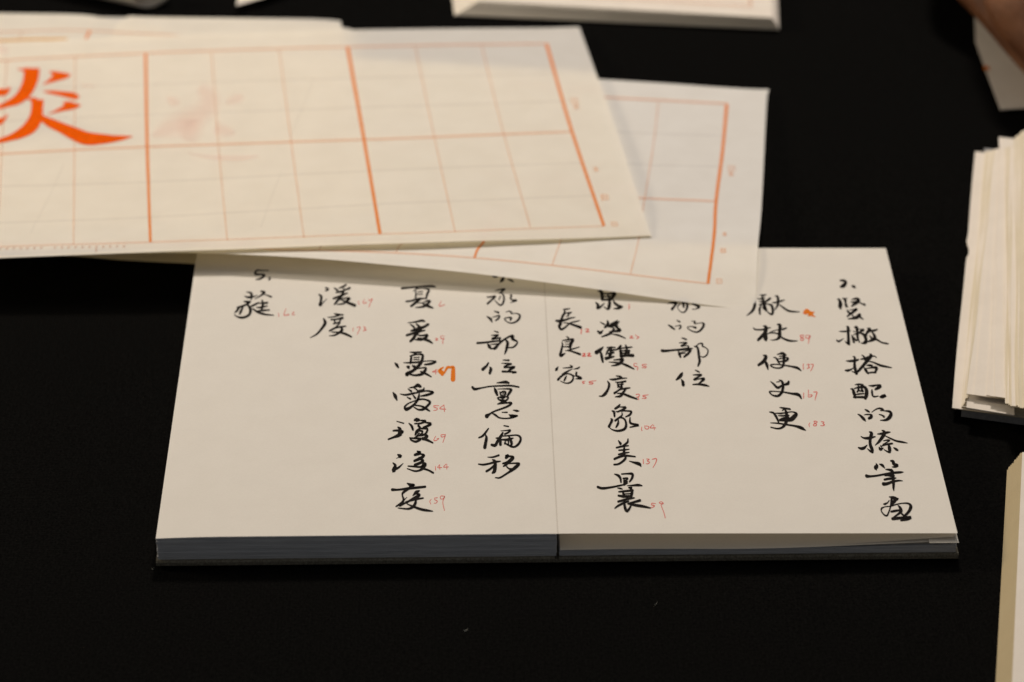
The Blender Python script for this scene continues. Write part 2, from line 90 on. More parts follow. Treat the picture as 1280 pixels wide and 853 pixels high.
('k',[[-2159,18571,64,-2058,18523,97,-1940,18535,34],[-1687,18478,64,-1758,18268,154,-1845,18059,54],[-1521,18298,44,-1388,18197,86,-1289,18077,44]]),
('k',[[-2057,17390,34,-1871,17452,64,-1669,17495,64,-1807,17289,64,-1892,17160,53],[-1841,17257,44,-1728,16964,74,-1724,16577,85,-1788,16289,74,-1890,16208,63,-1987,16356,53,-2117,16615,25],[-2415,16858,53,-2247,16875,63,-2080,16905,85,-2217,16649,74,-2404,16331,85],[-1897,16869,43,-1846,16901,25,-1933,16645,43],[-1443,17024,43,-1394,16959,74,-1448,16734,63,-1350,16604,63,-1190,16582,74,-1454,16393,25]]),
('k',[[-2129,15721,43,-1964,15623,84],[-2448,15314,34,-2302,15123,107,-2239,14883,53],[-2218,15247,25,-1935,15369,63,-1971,15149,73,-2089,14993,53],[-1666,15650,20,-1532,15712,43,-1434,15647,73,-1420,15520,43,-1237,15549,34,-1082,15369,84,-1148,15042,84,-1317,14825,63,-1482,14783,52,-1645,14924,43,-1714,15114,53,-1607,15207,43,-1442,15185,84,-1478,15016,63]]),
('k',[[-2156,14170,33,-2003,14068,62],[-2284,13843,24,-2104,13840,72,-1989,13857,52,-2123,13686,72,-2255,13565,83,-2091,13593,62,-1911,13634,62,-1962,13468,52],[-2861,13254,83,-2649,13276,83,-2356,13333,72,-2029,13408,72,-1833,13405,42],[-2438,13199,42,-2376,12984,129,-2297,12818,72],[-2325,13136,24,-2097,13163,52,-1966,13192,52],[-2248,12817,52,-2134,12858,117,-1966,13192,83,-1766,13496,72,-1567,13709,72,-1402,13768,117,-1422,13552,117,-1231,13334,62,-1284,13090,72,-1418,12908,62,-1581,12880,42],[-1701,13495,62,-1623,13248,117,-1662,12882,117,-1716,12578,82,-1768,12366,24]]),
('k',[[-2422,11743,61,-2506,11505,93,-2653,11269,127],[-2362,11413,61,-2331,11264,127,-2377,10967,103],[-1823,11945,42,-1597,11923,71],[-1891,11705,24,-1666,11684,61,-1489,11657,51,-1668,11552,71,-1799,11405,71,-1606,11402,61,-1381,11416,93,-1545,11252,92,-1644,11104,61],[-1862,11090,82,-1612,11074,71,-1308,11040,61,-1453,10983,61]]),
('k',[[-2104,10255,32,-1945,10281,71,-1753,10308,115,-1633,10247,81],[-1816,10379,32,-1769,10308,61],[-3079,9947,92,-2984,9811,103,-2745,9884,60,-2394,9995,51,-2012,10030,60,-1566,10041,70,-1234,9936,60],[-2205,9875,51,-2160,9671,126,-2101,9379,91],[-2079,9798,24,-1825,9811,41,-1539,9778,81,-1607,9546,102,-1690,9315,80],[-2002,9610,32,-1958,9377,81],[-1988,9523,41,-1860,9608,70,-1765,9548,81,-1800,9346,80],[-1861,9521,41,-1900,9029,50],[-1912,9318,50,-1834,9201,102,-1961,9192,70],[-2088,9147,60,-1960,9232,41,-1739,9229,50,-1661,9170,60,-1759,8969,70,-1934,8857,91],[-2088,9119,41,-1995,9002,70,-1837,8999,50],[-2094,8715,41,-1935,8799,80,-1745,8883,41]]),
('k',[[-2094,8698,24,-1904,8753,41,-1557,8805,80,-1655,8594,80,-1910,8398,70,-2227,8203,60,-2418,8006,80,-2529,7866,162],[-2307,8050,41,-2199,7946,80,-2045,7746,59,-1796,7685,50,-1544,7738,59,-1323,7865,50,-1542,7851,124,-1666,7967,23],[-1930,8124,32,-1726,8121,50],[-1487,8277,32,-1347,8218,80,-1253,8205,23]]),
('k',[[-2476,6992,50,-2588,6715,79,-2715,6467,79,-2855,6358,49],[-2590,6548,49,-2561,6326,111,-2596,5994,122,-2630,5692,132],[-1872,7179,41,-1696,7120,50],[-1996,6817,23,-1778,6842,40,-1629,6868,59,-1687,6729,69,-1845,6592,59],[-1921,6677,69,-2002,6428,111,-2131,6098,111,-2227,5824,111,-2366,5853,89],[-2190,6320,40,-2036,6262,100,-2026,5875,111],[-1940,6455,40,-1691,6479,49,-1412,6513,49,-1274,6417,79,-1238,6194,89,-1331,5892,89,-1489,5702,68,-1643,5732,59],[-1975,6206,49,-1758,6202,89,-1571,6283,59,-1508,6309,19],[-1870,5983,40,-1764,5871,59,-1612,5732,78],[-1821,6148,40,-1855,5928,68],[-1692,6423,49,-1634,6201,100,-1593,5924,100,-1643,5732,59],[-1789,6203,40,-1713,6091,59,-1734,5816,49]]),
('k',[[-2529,5019,23,-2330,5016,58,-2098,5138,68],[-2886,4554,40,-2703,4513,68,-2458,4585,68,-2242,4690,78,-2043,4730,40],[-2347,4843,40,-2257,4733,110,-2245,4463,130,-2281,4088,139,-2358,3955,67],[-2276,4464,78,-2431,4224,77,-2585,4066,77],[-1838,5106,49,-1746,5105,110,-1825,4970,99],[-1731,5078,58,-1548,5004,88,-1628,4832,131,-1784,4645,99,-1953,4577,58],[-1722,4725,58,-1817,4510,88,-1935,4394,49],[-1785,4564,40,-1541,4587,49,-1327,4557,78,-1454,4343,121,-1610,4131,98,-1796,3920,67,-2074,3631,58,-2256,3634,31],[-1804,4349,49,-1715,4213,58,-1639,4185,88]]),
('k',[[-5982,17625,97,-5664,17672,74,-5195,17763,64,-4758,17789,97,-4573,17734,44],[-5345,17700,74,-5394,17538,64,-5510,17377,25],[-5409,17376,44,-5390,17084,74,-5420,16826,53],[-5361,17570,44,-5093,17599,34,-4857,17497,85,-4922,17141,96,-4969,16755,63],[-5325,17309,34,-5124,17339,53],[-5323,17115,34,-5122,17131,44],[-5801,16562,63,-5585,16603,74,-5286,16760,85,-5020,16788,53],[-5186,16758,63,-5384,16472,108,-5580,16187,96],[-5383,16440,34,-5117,16436,34,-4918,16593,63,-4801,16559,85,-4949,16273,107,-5114,16116,84,-5396,16069,34],[-5116,16372,43,-4882,16176,107,-4675,16014,53]]),
('r',[[-4335,16565,25,-4417,16201,34,-4317,16181,34,-4184,16294,25]]),
('k',[[-5704,14860,25,-5434,14919,63,-5139,15027,95,-5023,14975,73],[-5597,14733,43,-5463,14544,84,-5429,14356,62],[-5367,14792,43,-5233,14540,118,-5215,14291,118],[-4873,14722,106,-5036,14537,106,-5232,14415,130,-5559,14234,73],[-5735,13895,94,-5523,14016,94,-5263,14167,94,-5001,14256,52],[-5166,14290,94,-5359,13983,130,-5454,13675,129,-5582,13431,94],[-5359,13983,43,-5162,13856,62,-4901,13914,83,-4965,13698,106,-5159,13547,94,-5388,13551,42],[-5291,13673,52,-5029,13576,94,-4833,13450,105,-4685,13264,52]]),
('r',[[-4573,13631,20,-4491,13648,33,-4491,13568,33,-4565,13489,33,-4458,13506,24],[-4197,13810,24,-4345,13813,24,-4328,13627,33,-4213,13625,33,-4262,13472,33,-4262,13227,33]]),
('k',[[-5589,12607,33,-5410,12574,72,-5135,12600,52],[-5329,12542,62,-5441,12392,61,-5586,12304,42],[-5537,12333,61,-5540,12031,104,-5563,11761,71],[-5505,12333,42,-5279,12420,52,-5085,12387,93,-5083,12085,116,-5145,11785,128,-5271,11488,127,-5461,11192,115,-5698,10959,146,-5665,10869,81],[-5439,12181,33,-5213,12207,42],[-5437,12030,33,-5211,12039,42],[-5838,11808,24,-5564,11803,61,-5210,11846,71,-5017,11903,33,-4727,11929,42,-4533,11866,61,-4726,11719,93,-4983,11651,61],[-6192,11801,33,-6115,11650,116,-6042,11452,61],[-5705,11524,51,-5640,11463,137,-5607,11361,42],[-5481,11580,51,-5399,11490,127],[-5572,11105,42,-5397,11281,42,-5142,11396,42,-4933,11393,71,-5011,11096,127,-5138,10920,103,-5393,10865,71,-5618,10957,51],[-5139,11128,61,-4914,10947,81,-4720,10736,42]]),
('r',[[-4483,11267,24,-4674,11109,33,-4482,11106,24],[-4547,11298,24,-4545,10953,33]]),
('o',[[-4402,11176,127,-4273,10937,137],[-4242,11442,51,-4370,11235,104,-4209,11054,71],[-4193,11024,61,-4081,11410,104,-3953,11438,93,-3840,11436,115,-3841,11168,166,-3851,10546,185]]),
('k',[[-5590,9945,32,-5384,10012,81,-5258,10127,136,-5146,10037,103],[-5637,9870,32,-5508,9693,81],[-5416,9954,32,-5287,9806,60],[-5002,9918,51,-5033,9773,91,-5254,9689,81],[-5949,9508,24,-5727,9435,70,-5411,9546,70,-5127,9629,41,-4874,9712,60,-4635,9592,81,-4872,9422,91,-5124,9339,50],[-6230,9617,41,-6137,9354,135,-6063,9064,50],[-5661,9260,41,-5534,9142,70],[-5442,9430,41,-5344,9197,80],[-5189,9484,60,-5218,9195,102,-5325,8851,91,-5496,8567,91,-5682,8398,125,-5747,8571,80,-5624,8798,50,-5405,8968,41,-5122,9107,60,-4933,9076,60,-4758,8900,91,-4867,8615,91,-5022,8388,91,-5211,8363,60,-5385,8537,41],[-5371,8680,41,-5118,8619,60,-4928,8444,91,-4770,8259,50]]),
('r',[[-4410,8636,24,-4599,8639,32,-4583,8524,32,-4473,8466,32,-4488,8351,32,-4613,8296,23],[-4206,8690,24,-4378,8435,32,-4142,8386,32],[-4206,8673,24,-4189,8216,32]]),
('k',[[-6046,7553,32,-5779,7408,50],[-5993,7131,59,-5913,6989,123,-5956,6711,89],[-6176,6893,59,-6005,6907,79,-5802,6820,89,-5939,6655,89,-6122,6464,79,-6352,6301,59],[-6122,6436,59,-5968,6489,59,-5846,6598,40],[-5344,7627,90,-5267,7710,79,-5157,7624,59,-5281,7541,59],[-5110,7595,50,-4922,7564,69,-5108,7398,69,-5358,7373,41],[-5576,7405,32,-5465,7207,90,-5409,6954,79],[-5201,7343,32,-4984,7452,41,-4718,7364,90,-4857,7197,90,-5013,7115,50],[-5200,7230,90,-5136,7033,90,-5259,6812,123,-5319,6590,59],[-5074,7032,59,-4856,7001,79,-4886,6750,79,-4977,6585,59],[-5166,6866,50,-5041,6836,69,-5071,6642,69],[-5164,6699,49,-5286,6423,79,-5378,6369,40],[-5101,6587,111,-4915,6584,59,-4853,6472,100,-5006,6308,111],[-5518,6371,49,-5285,6340,59,-5099,6309,79,-5283,6119,79,-5470,6232,59,-5533,6399,32],[-5286,6478,32,-4977,6585,59],[-5038,6336,89,-4851,6222,89,-4634,6026,49]]),
('r',[[-4528,6494,23,-4598,6219,31,-4511,6190,31,-4403,6326,23,-4480,6327,19],[-4140,6600,23,-4311,6574,32,-4295,6435,32,-4202,6462,23,-4156,6517,32,-4248,6047,23]]),
('k',[[-5980,5252,40,-5887,5142,140,-5825,5141,31,-6022,4992,19],[-6149,4685,40,-6060,4495,110,-6116,4174,158,-6145,4067,40],[-6117,4201,58,-5936,4359,77,-5757,4652,19],[-5230,5459,49,-5122,5348,122,-5320,5215,88],[-5090,5266,58,-4967,5182,88,-5088,4994,110,-5331,4808,88],[-5149,4995,88,-4995,4803,88,-5146,4643,99,-5313,4537,88],[-5572,4461,40,-5358,4430,58,-5083,4399,68,-4963,4613,99,-4901,4531,88,-5021,4291,109,-5142,4159,67,-5324,4124,58,-5600,4289,31],[-5021,4291,67,-4807,4180,67,-4609,3990,67]]),
('r',[[-4528,4434,23,-4518,4176,31],[-4367,4539,23,-4443,4346,27,-4290,4344,27],[-4367,4523,23,-4357,4227,27],[-4123,4573,23,-4214,4375,27,-4031,4383,27],[-4092,4573,23,-4092,4234,27]]),
('k',[[-5588,3314,39,-5466,3206,109,-5315,3204,57,-5494,3022,87],[-6150,2901,97,-5915,2897,67,-5554,2970,87,-5253,3018,87,-4906,3076,77],[-5494,2970,57,-5731,2711,87,-5759,2502,57,-5710,2241,86,-5782,2034,86,-5988,1804,48],[-5130,2806,57,-5250,2703,119,-5368,2496,31],[-5279,2651,57,-5113,2544,87,-5247,2390,108,-5425,2236,76,-5603,2031,66],[-5633,2084,48,-5335,2235,76,-4976,2333,48],[-5245,2233,66,-5273,1974,107,-5360,1769,97,-5538,1642,66,-5912,1700,30],[-5840,1879,97,-5632,2032,48],[-5592,2395,18,-5724,2137,39],[-5572,1953,30,-5360,1795,66,-5060,1609,86,-4821,1528,76,-4612,1474,30]]),
('r',[[-4675,2251,18,-4729,2121,26,-4689,1939,22],[-4436,2351,22,-4541,2327,26,-4540,2222,26,-4450,2143,31,-4480,2014,26,-4569,1989,18],[-4181,2451,22,-4316,2453,26,-4331,2297,26,-4240,2270,26,-4166,2425,31,-4240,2062,26,-4179,1518,26]]),
('k',[[-9189,17725,54,-9084,17594,97,-9187,17465,44],[-9454,17177,43,-9348,17014,108,-9350,16628,108,-9357,16372,162],[-9339,16340,53,-9107,16817,21],[-8340,17941,74,-8486,17780,85,-8618,17684,44],[-8819,17687,54,-8678,17490,85],[-8451,17714,54,-8413,17583,44],[-8181,17678,97,-8378,17518,64,-8541,17390,85,-8740,17329,53],[-8824,16845,85,-8596,17003,85,-8269,17257,64],[-8409,17453,74,-8498,17066,120,-8652,16682,108,-8775,16363,63],[-8554,16745,53,-8390,16839,53,-8157,16835,96,-8284,16612,96,-8411,16422,74,-8675,16361,34],[-8521,16744,34,-8247,16515,96,-7925,16273,119]]),
('r',[[-7768,16636,21,-7780,16476,29,-7744,16347,25],[-7539,16794,21,-7587,16473,34,-7447,16471,29,-7483,16568,20],[-7371,16759,25,-7335,16662,29,-7205,16789,34,-7281,16468,34,-7333,16118,25]]),
('k',[[-8750,15631,43,-8616,15565,84,-8383,15530,53],[-9005,15350,34,-8775,15378,53,-8548,15501,63],[-9182,15227,63,-9105,14912,130,-9206,14538,106,-9417,14044,72,-9674,13770,24],[-8866,15159,63,-8670,15188,63,-8409,15278,107],[-8732,15094,73,-8693,14905,52],[-8473,15216,63,-8514,14965,73],[-8757,14844,62,-8497,14934,63,-8650,14592,52],[-8902,14284,73,-8648,14530,73,-8257,14636,52],[-8453,14589,62,-8396,14339,118,-8535,14093,83,-8694,13940,62,-8905,13900,24],[-8800,14190,43,-8505,14154,62,-8239,14026,94,-7997,13806,62]]),
('r',[[-7942,14519,25,-7945,14270,29],[-7794,14517,20,-7665,14577,33,-7691,14328,33,-7764,13988,24],[-7517,14606,25,-7433,14511,29,-7496,14419,29,-7396,14324,29,-7525,14264,24]]),
('k',[[-11664,19178,35,-11918,19182,44,-12156,19185,75,-12207,18888,97,-11968,18851,75,-11812,18783,97,-11950,18521,86,-12147,18425,44],[-11618,18615,34,-11572,18515,97,-11611,18351,34]]),
('k',[[-12475,17417,34,-12304,17350,85,-12257,17123,108,-12257,16833,63],[-12556,17095,21,-12400,16996,85,-12202,17025,63,-12009,17151,25],[-11893,17473,53,-11737,17374,108,-11905,17085,63,-12108,16850,25],[-11711,17212,34,-11434,17014,74],[-12548,16676,43,-12378,16610,108,-12278,16608,63,-12496,16355,85,-12783,16168,84],[-12687,16231,53,-12800,15914,95,-12875,15788,43],[-12558,16292,63,-12631,15848,107,-12669,15658,63],[-12363,16353,74,-12245,16033,119,-12256,15652,107,-12408,15433,95,-12602,15373,84,-12808,15502,43,-12891,15662,25],[-11941,16539,63,-12130,16350,85,-12289,16224,53],[-12147,16063,53,-11899,15773,84,-11592,15610,73,-11258,15542,34],[-11802,16729,63,-11751,16408,107,-11777,15962,96],[-11906,16506,34,-11575,16533,85],[-11986,16156,43,-11789,16185,74,-11562,16277,43],[-11937,15869,63,-11709,15929,73,-11452,15957,53]]),
('r',[[-11063,15729,20,-11038,15431,29],[-10772,16074,20,-10830,15567,34,-10730,15534,34,-10616,15577,25,-10701,15629,20],[-10493,15784,20,-10426,15751,29,-10501,15594,29,-10384,15561,25]]),
]
MARKS_A=[
('h',[1993,999,2007,1001,1993,1179,2007,1180,1993,1318,2007,1319,1993,1440,2007,1440,1993,1553,2007,1553,1993,1662,2007,1662,1993,1770,2007,1771,1993,1881,2007,1882,1993,2000,2007,2000,1993,2120,2007,2120,1993,2234,2007,2234,1994,2345,2007,2345,1994,2456,2006,2456,1994,2569,2006,2569,1994,2690,2006,2690,1994,2826,2006,2826,1994,3000,2006,3000]),
('h',[2992,1005,3012,995,2993,1183,3013,1177,2993,1322,3013,1316,2992,1443,3012,1438,2992,1556,3012,1551,2992,1664,3011,1660,2991,1773,3010,1768,2991,1884,3010,1879,2991,2002,3010,1998,2991,2122,3009,2118,2991,2236,3009,2232,2991,2347,3009,2342,2991,2457,3009,2453,2991,2571,3009,2567,2991,2692,3009,2688,2991,2829,3009,2823,2991,3004,3009,2996]),
('h',[4969,1007,5031,992,4970,1185,5031,1174,4970,1322,5031,1314,4971,1443,5030,1436,4971,1556,5029,1549,4971,1664,5029,1658,4971,1773,5028,1766,4971,1885,5028,1877,4972,2004,5028,1996,4972,2124,5028,2116,4972,2239,5028,2231,4972,2350,5028,2342,4972,2462,5028,2454,4972,2577,5028,2568,4972,2698,5028,2689,4972,2834,5027,2824,4973,3008,5027,2992]),
('l',[1001,1015,999,985,1122,1015,1121,985,1246,1016,1244,986,1370,1016,1369,986,1496,1016,1495,986,1622,1016,1621,985,1749,1015,1748,985,1875,1015,1874,984,2000,1015,2000,984,2123,1015,2123,984,2243,1015,2243,984,2361,1015,2362,984,2481,1015,2481,984,2602,1015,2602,984,2726,1015,2727,984,2858,1015,2859,984,2999,1015,3001,984,3152,1014,3154,983,3315,1012,3317,981,3490,1009,3492,977,3682,1005,3684,973,3897,1002,3900,970,4157,1003,4161,971,4517,1008,4524,975,4996,1016,5004,984]),
('l',[1001,2009,999,1991,1085,2007,1084,1989,1173,2006,1172,1987,1262,2005,1261,1986,1350,2005,1349,1986,1436,2004,1435,1986,1517,2004,1516,1986,1592,2004,1591,1986,1659,2005,1658,1986,1717,2005,1716,1986,1767,2006,1767,1987,1811,2006,1811,1988,1851,2007,1850,1988,1888,2008,1887,1989,1924,2008,1924,1990,1961,2009,1961,1990,2000,2009,2000,1991,2038,2010,2038,1991,2072,2010,2072,1991,2103,2010,2103,1991,2135,2010,2135,1992,2169,2010,2169,1992,2207,2011,2207,1992,2252,2011,2253,1992,2306,2011,2307,1993,2369,2011,2369,1993,2437,2011,2438,1993,2512,2011,2513,1993,2593,2011,2594,1993,2681,2011,2682,1992,2777,2011,2778,1992,2882,2010,2883,1991,2999,2009,3001,1991,3133,2009,3134,1990,3285,2007,3287,1989,3458,2006,3461,1987,3656,2005,3658,1986,3882,2004,3885,1985,4153,2004,4157,1985,4525,2006,4532,1987,4996,2009,5004,1991]),
('l',[1000,3008,1000,2992,1043,3005,1042,2989,1082,3002,1081,2986,1120,2999,1119,2983,1158,2995,1157,2980,1198,2993,1198,2977,1243,2991,1243,2975,1294,2989,1293,2974,1352,2989,1351,2974,1416,2990,1416,2974,1485,2992,1484,2976,1558,2994,1558,2979,1636,2997,1635,2982,1718,3000,1718,2985,1806,3004,1806,2988,1900,3006,1900,2990,2000,3008,2000,2992,2107,3009,2107,2993,2219,3010,2219,2994,2337,3010,2337,2994,2460,3009,2460,2993,2587,3009,2587,2993,2718,3008,2719,2992,2855,3008,2856,2992,3000,3008,3000,2992,3154,3009,3154,2993,3319,3010,3320,2994,3498,3011,3499,2995,3695,3012,3696,2996,3917,3013,3919,2997,4181,3012,4183,2996,4536,3010,4540,2995,4998,3008,5002,2992]),
('l',[1303,988,1309,990,1305,1119,1310,1121,1306,1223,1311,1225,1308,1315,1313,1316,1309,1399,1314,1400,1311,1478,1316,1479,1313,1554,1318,1555,1314,1628,1319,1629,1316,1702,1321,1703,1318,1776,1323,1777,1319,1852,1324,1853,1321,1931,1326,1932,1323,2015,1327,2016,1324,2097,1329,2098,1325,2176,1330,2177,1327,2252,1332,2253,1328,2325,1333,2326,1329,2397,1334,2398,1330,2469,1335,2470,1331,2541,1336,2542,1332,2615,1336,2616,1333,2692,1337,2693,1334,2774,1338,2775,1334,2867,1339,2868,1335,2978,1340,2980]),
('l',[1645,982,1650,983,1647,1165,1652,1166,1649,1304,1654,1305,1651,1425,1656,1426,1653,1537,1658,1538,1655,1645,1660,1646,1657,1752,1662,1753,1658,1862,1663,1863,1660,1979,1665,1979,1661,2100,1666,2101,1662,2216,1667,2217,1663,2329,1668,2330,1664,2442,1669,2442,1665,2557,1669,2558,1665,2680,1670,2680,1666,2817,1670,2817,1667,2990,1671,2991]),
('l',[2313,1031,2318,1031,2313,1199,2318,1199,2313,1333,2318,1332,2314,1451,2318,1450,2314,1561,2318,1561,2314,1668,2318,1668,2314,1775,2319,1774,2314,1885,2319,1884,2315,2003,2319,2002,2315,2123,2320,2122,2316,2237,2320,2236,2316,2349,2321,2348,2317,2461,2321,2460,2318,2576,2322,2576,2318,2700,2323,2699,2319,2839,2323,2838,2319,3022,2324,3020]),
('l',[2635,1012,2640,1010,2636,1188,2641,1186,2636,1324,2641,1323,2636,1444,2641,1443,2636,1556,2641,1555,2636,1664,2641,1664,2636,1772,2641,1771,2636,1883,2641,1882,2636,2002,2641,2001,2636,2123,2641,2122,2637,2237,2642,2236,2637,2349,2642,2348,2638,2462,2643,2461,2639,2578,2643,2577,2639,2701,2644,2700,2640,2841,2644,2840,2640,3027,2645,3025]),
('l',[3437,1006,3444,1003,3437,1183,3445,1181,3437,1321,3444,1319,3436,1441,3444,1440,3436,1554,3443,1552,3435,1662,3442,1660,3434,1770,3442,1769,3434,1881,3441,1880,3433,2000,3440,1998,3433,2121,3440,2119,3433,2236,3440,2234,3433,2349,3440,2347,3433,2461,3440,2460,3433,2577,3440,2576,3433,2701,3440,2699,3433,2841,3440,2839,3433,3024,3439,3021]),
('l',[3987,1002,3997,997,3989,1180,4000,1177,3990,1319,4001,1316,3991,1441,4002,1438,3992,1554,4002,1552,3992,1663,4003,1661,3993,1771,4003,1769,3994,1883,4004,1880,3995,2001,4005,1999,3996,2121,4006,2118,3997,2234,4007,2232,3998,2345,4008,2342,4000,2455,4010,2453,4001,2568,4011,2566,4002,2688,4012,2685,4003,2822,4013,2819,4004,2989,4014,2984]),
('g',[998,1368,997,1358,1122,1373,1121,1363,1247,1378,1246,1368,1373,1384,1372,1374,1499,1389,1499,1379,1626,1395,1626,1385,1753,1400,1753,1390,1879,1404,1879,1394,2005,1407,2005,1397,2129,1409,2129,1399,2250,1410,2250,1400,2369,1410,2370,1401,2490,1410,2490,1401,2612,1410,2612,1400,2738,1410,2738,1400,2871,1410,2871,1400,3014,1410,3015,1400,3168,1410,3169,1400,3332,1410,3334,1400,3509,1409,3511,1399,3704,1408,3705,1398,3923,1408,3925,1398,4188,1410,4190,1400,4557,1414,4561,1404,5031,1420,5036,1410]),
('g',[998,1674,998,1665,1123,1676,1123,1667,1249,1679,1248,1670,1374,1682,1374,1673,1500,1686,1500,1677,1626,1689,1626,1680,1752,1692,1752,1683,1878,1695,1877,1686,2003,1696,2003,1688,2126,1697,2126,1688,2246,1697,2246,1689,2365,1697,2365,1688,2485,1697,2485,1688,2606,1696,2606,1687,2731,1695,2732,1687,2863,1695,2864,1686,3005,1694,3006,1685,3159,1693,3160,1684,3324,1692,3325,1683,3503,1691,3504,1682,3699,1690,3701,1681,3921,1689,3923,1680,4188,1690,4191,1681,4561,1693,4565,1683,5033,1697,5038,1687]),
('g',[1000,2306,999,2297,1126,2310,1126,2301,1251,2316,1251,2307,1376,2322,1376,2313,1500,2329,1500,2320,1624,2335,1623,2326,1747,2340,1747,2331,1871,2344,1871,2335,1995,2345,1995,2336,2118,2344,2118,2335,2238,2341,2238,2332,2357,2336,2357,2327,2477,2331,2477,2322,2598,2325,2599,2316,2723,2319,2724,2310,2855,2314,2855,2305,2997,2311,2997,2302,3150,2309,3151,2300,3314,2308,3315,2299,3492,2308,3494,2299,3688,2308,3690,2299,3908,2309,3910,2300,4169,2310,4172,2301,4525,2313,4530,2304,4986,2315,4991,2307]),
('g',[1004,2669,1003,2658,1131,2670,1130,2660,1257,2673,1256,2663,1381,2676,1381,2666,1506,2680,1505,2670,1629,2683,1629,2673,1753,2686,1753,2675,1876,2686,1876,2676,2000,2685,2000,2675,2123,2682,2123,2671,2242,2676,2242,2666,2360,2668,2360,2658,2479,2660,2479,2650,2600,2652,2600,2642,2724,2644,2725,2634,2855,2637,2856,2628,2996,2632,2997,2623,3150,2630,3151,2620,3314,2628,3315,2618,3492,2628,3494,2618,3688,2628,3690,2618,3909,2629,3911,2619,4170,2629,4173,2619,4525,2629,4529,2620,4985,2629,4990,2620]),
('g',[1615,2127,1618,2130,1608,2165,1611,2168,1601,2201,1603,2204,1593,2238,1596,2240,1586,2274,1589,2276,1579,2310,1582,2313,1572,2347,1574,2349,1564,2384,1566,2387,1556,2424,1558,2426,1547,2465,1549,2467,1537,2507,1540,2510,1528,2552,1530,2555,1518,2598,1520,2601,1508,2646,1510,2649,1498,2696,1500,2699,1488,2748,1491,2752,1479,2803,1481,2807]),
('g',[2788,1392,2791,1395,2778,1429,2781,1432,2768,1466,2771,1468,2759,1501,2761,1504,2749,1536,2752,1539,2740,1571,2742,1573,2730,1605,2733,1607,2721,1639,2723,1641,2711,1673,2714,1675,2701,1707,2704,1709,2691,1740,2694,1743,2681,1774,2684,1777,2672,1808,2674,1811,2662,1843,2664,1846,2652,1878,2654,1881,2642,1914,2645,1916,2633,1950,2635,1953]),
('g',[2578,2286,2581,2289,2571,2318,2573,2321,2563,2350,2565,2353,2555,2382,2557,2385,2547,2414,2549,2417,2539,2447,2541,2449,2531,2479,2534,2481,2524,2512,2526,2514,2517,2545,2519,2547,2510,2579,2512,2581,2503,2613,2505,2615,2496,2648,2499,2650,2490,2684,2492,2686,2483,2721,2486,2723,2477,2759,2479,2762,2470,2800,2473,2802,2464,2842,2466,2845]),
('l',[5164,1671,5169,1664,5303,1675,5309,1667]),
('l',[5159,1719,5164,1711,5297,1722,5303,1714]),
('l',[5158,1668,5175,1667,5153,1716,5170,1714]),
('l',[5297,1671,5316,1670,5290,1719,5309,1717]),
('l',[5162,1694,5166,1688,5301,1697,5305,1691]),
('l',[5197,1741,5201,1733,5293,1740,5297,1732]),
('l',[5187,1755,5192,1747,5281,1756,5286,1748]),
('l',[5163,1768,5168,1761,5287,1770,5292,1762]),
('l',[5241,1731,5259,1731,5216,1777,5234,1777]),
('l',[5206,1725,5220,1728,5180,1742,5193,1745]),
('l',[5182,2366,5187,2359,5274,2365,5279,2358]),
('l',[5172,2379,5177,2372,5262,2380,5267,2372]),
('l',[5148,2392,5153,2385,5267,2393,5272,2386]),
('l',[5225,2357,5242,2357,5198,2400,5215,2400]),
('l',[5193,2351,5206,2354,5166,2367,5179,2370]),
('l',[5138,2624,5144,2616,5269,2627,5275,2619]),
('l',[5129,2673,5134,2665,5259,2676,5265,2667]),
('l',[5133,2621,5149,2619,5124,2670,5140,2668]),
('l',[5263,2624,5281,2622,5253,2672,5271,2671]),
('l',[5136,2639,5140,2633,5266,2642,5271,2636]),
('l',[5133,2656,5137,2649,5263,2658,5268,2652]),
('l',[5144,2621,5161,2620,5117,2686,5133,2685]),
('l',[5151,2946,5157,2934,5267,2949,5273,2937]),
('l',[5144,3012,5150,2998,5259,3016,5265,3001]),
('l',[5146,2941,5162,2938,5139,3006,5155,3003]),
('l',[5261,2944,5279,2941,5253,3010,5271,3007]),
('l',[5148,2976,5153,2966,5264,2979,5268,2969]),
('t',[1136,3000,1135,2987,1148,3000,1148,2987]),
('t',[1137,3023,1137,3009,1146,3023,1145,3009]),
('t',[1142,2980,1144,2983,1140,3024,1143,3028]),
('t',[1166,3002,1166,2989,1179,3003,1178,2989]),
('t',[1167,3026,1167,3011,1176,3025,1175,3011]),
('t',[1173,2984,1176,2984,1174,3029,1177,3030]),
('t',[1196,3005,1196,2991,1209,3005,1209,2992]),
('t',[1198,3028,1197,3014,1204,3028,1203,3013]),
('t',[1199,2985,1202,2986,1199,3030,1202,3032]),
('t',[1227,3007,1226,2994,1239,3008,1239,2994]),
('t',[1228,3031,1227,3016,1236,3031,1235,3016]),
('t',[1228,2989,1230,2986,1232,3036,1234,3033]),
('t',[1257,3010,1256,2996,1269,3010,1269,2997]),
('t',[1258,3034,1257,3019,1267,3034,1267,3019]),
('t',[1260,2992,1262,2989,1263,3039,1266,3036]),
('t',[1287,3012,1286,2999,1299,3013,1299,2999]),
('t',[1288,3037,1287,3022,1297,3036,1296,3022]),
('t',[1288,2994,1290,2991,1293,3042,1295,3038]),
('t',[1317,3015,1316,3001,1329,3016,1329,3002]),
('t',[1318,3039,1317,3025,1325,3039,1324,3024]),
('t',[1321,2995,1323,2996,1320,3042,1323,3044]),
('t',[1347,3018,1346,3004,1359,3018,1359,3005]),
('t',[1348,3042,1347,3027,1357,3042,1357,3028]),
('t',[1351,2997,1353,3000,1349,3044,1352,3047]),
('t',[1376,3021,1376,3007,1389,3021,1389,3007]),
('t',[1378,3045,1377,3030,1386,3045,1386,3030]),
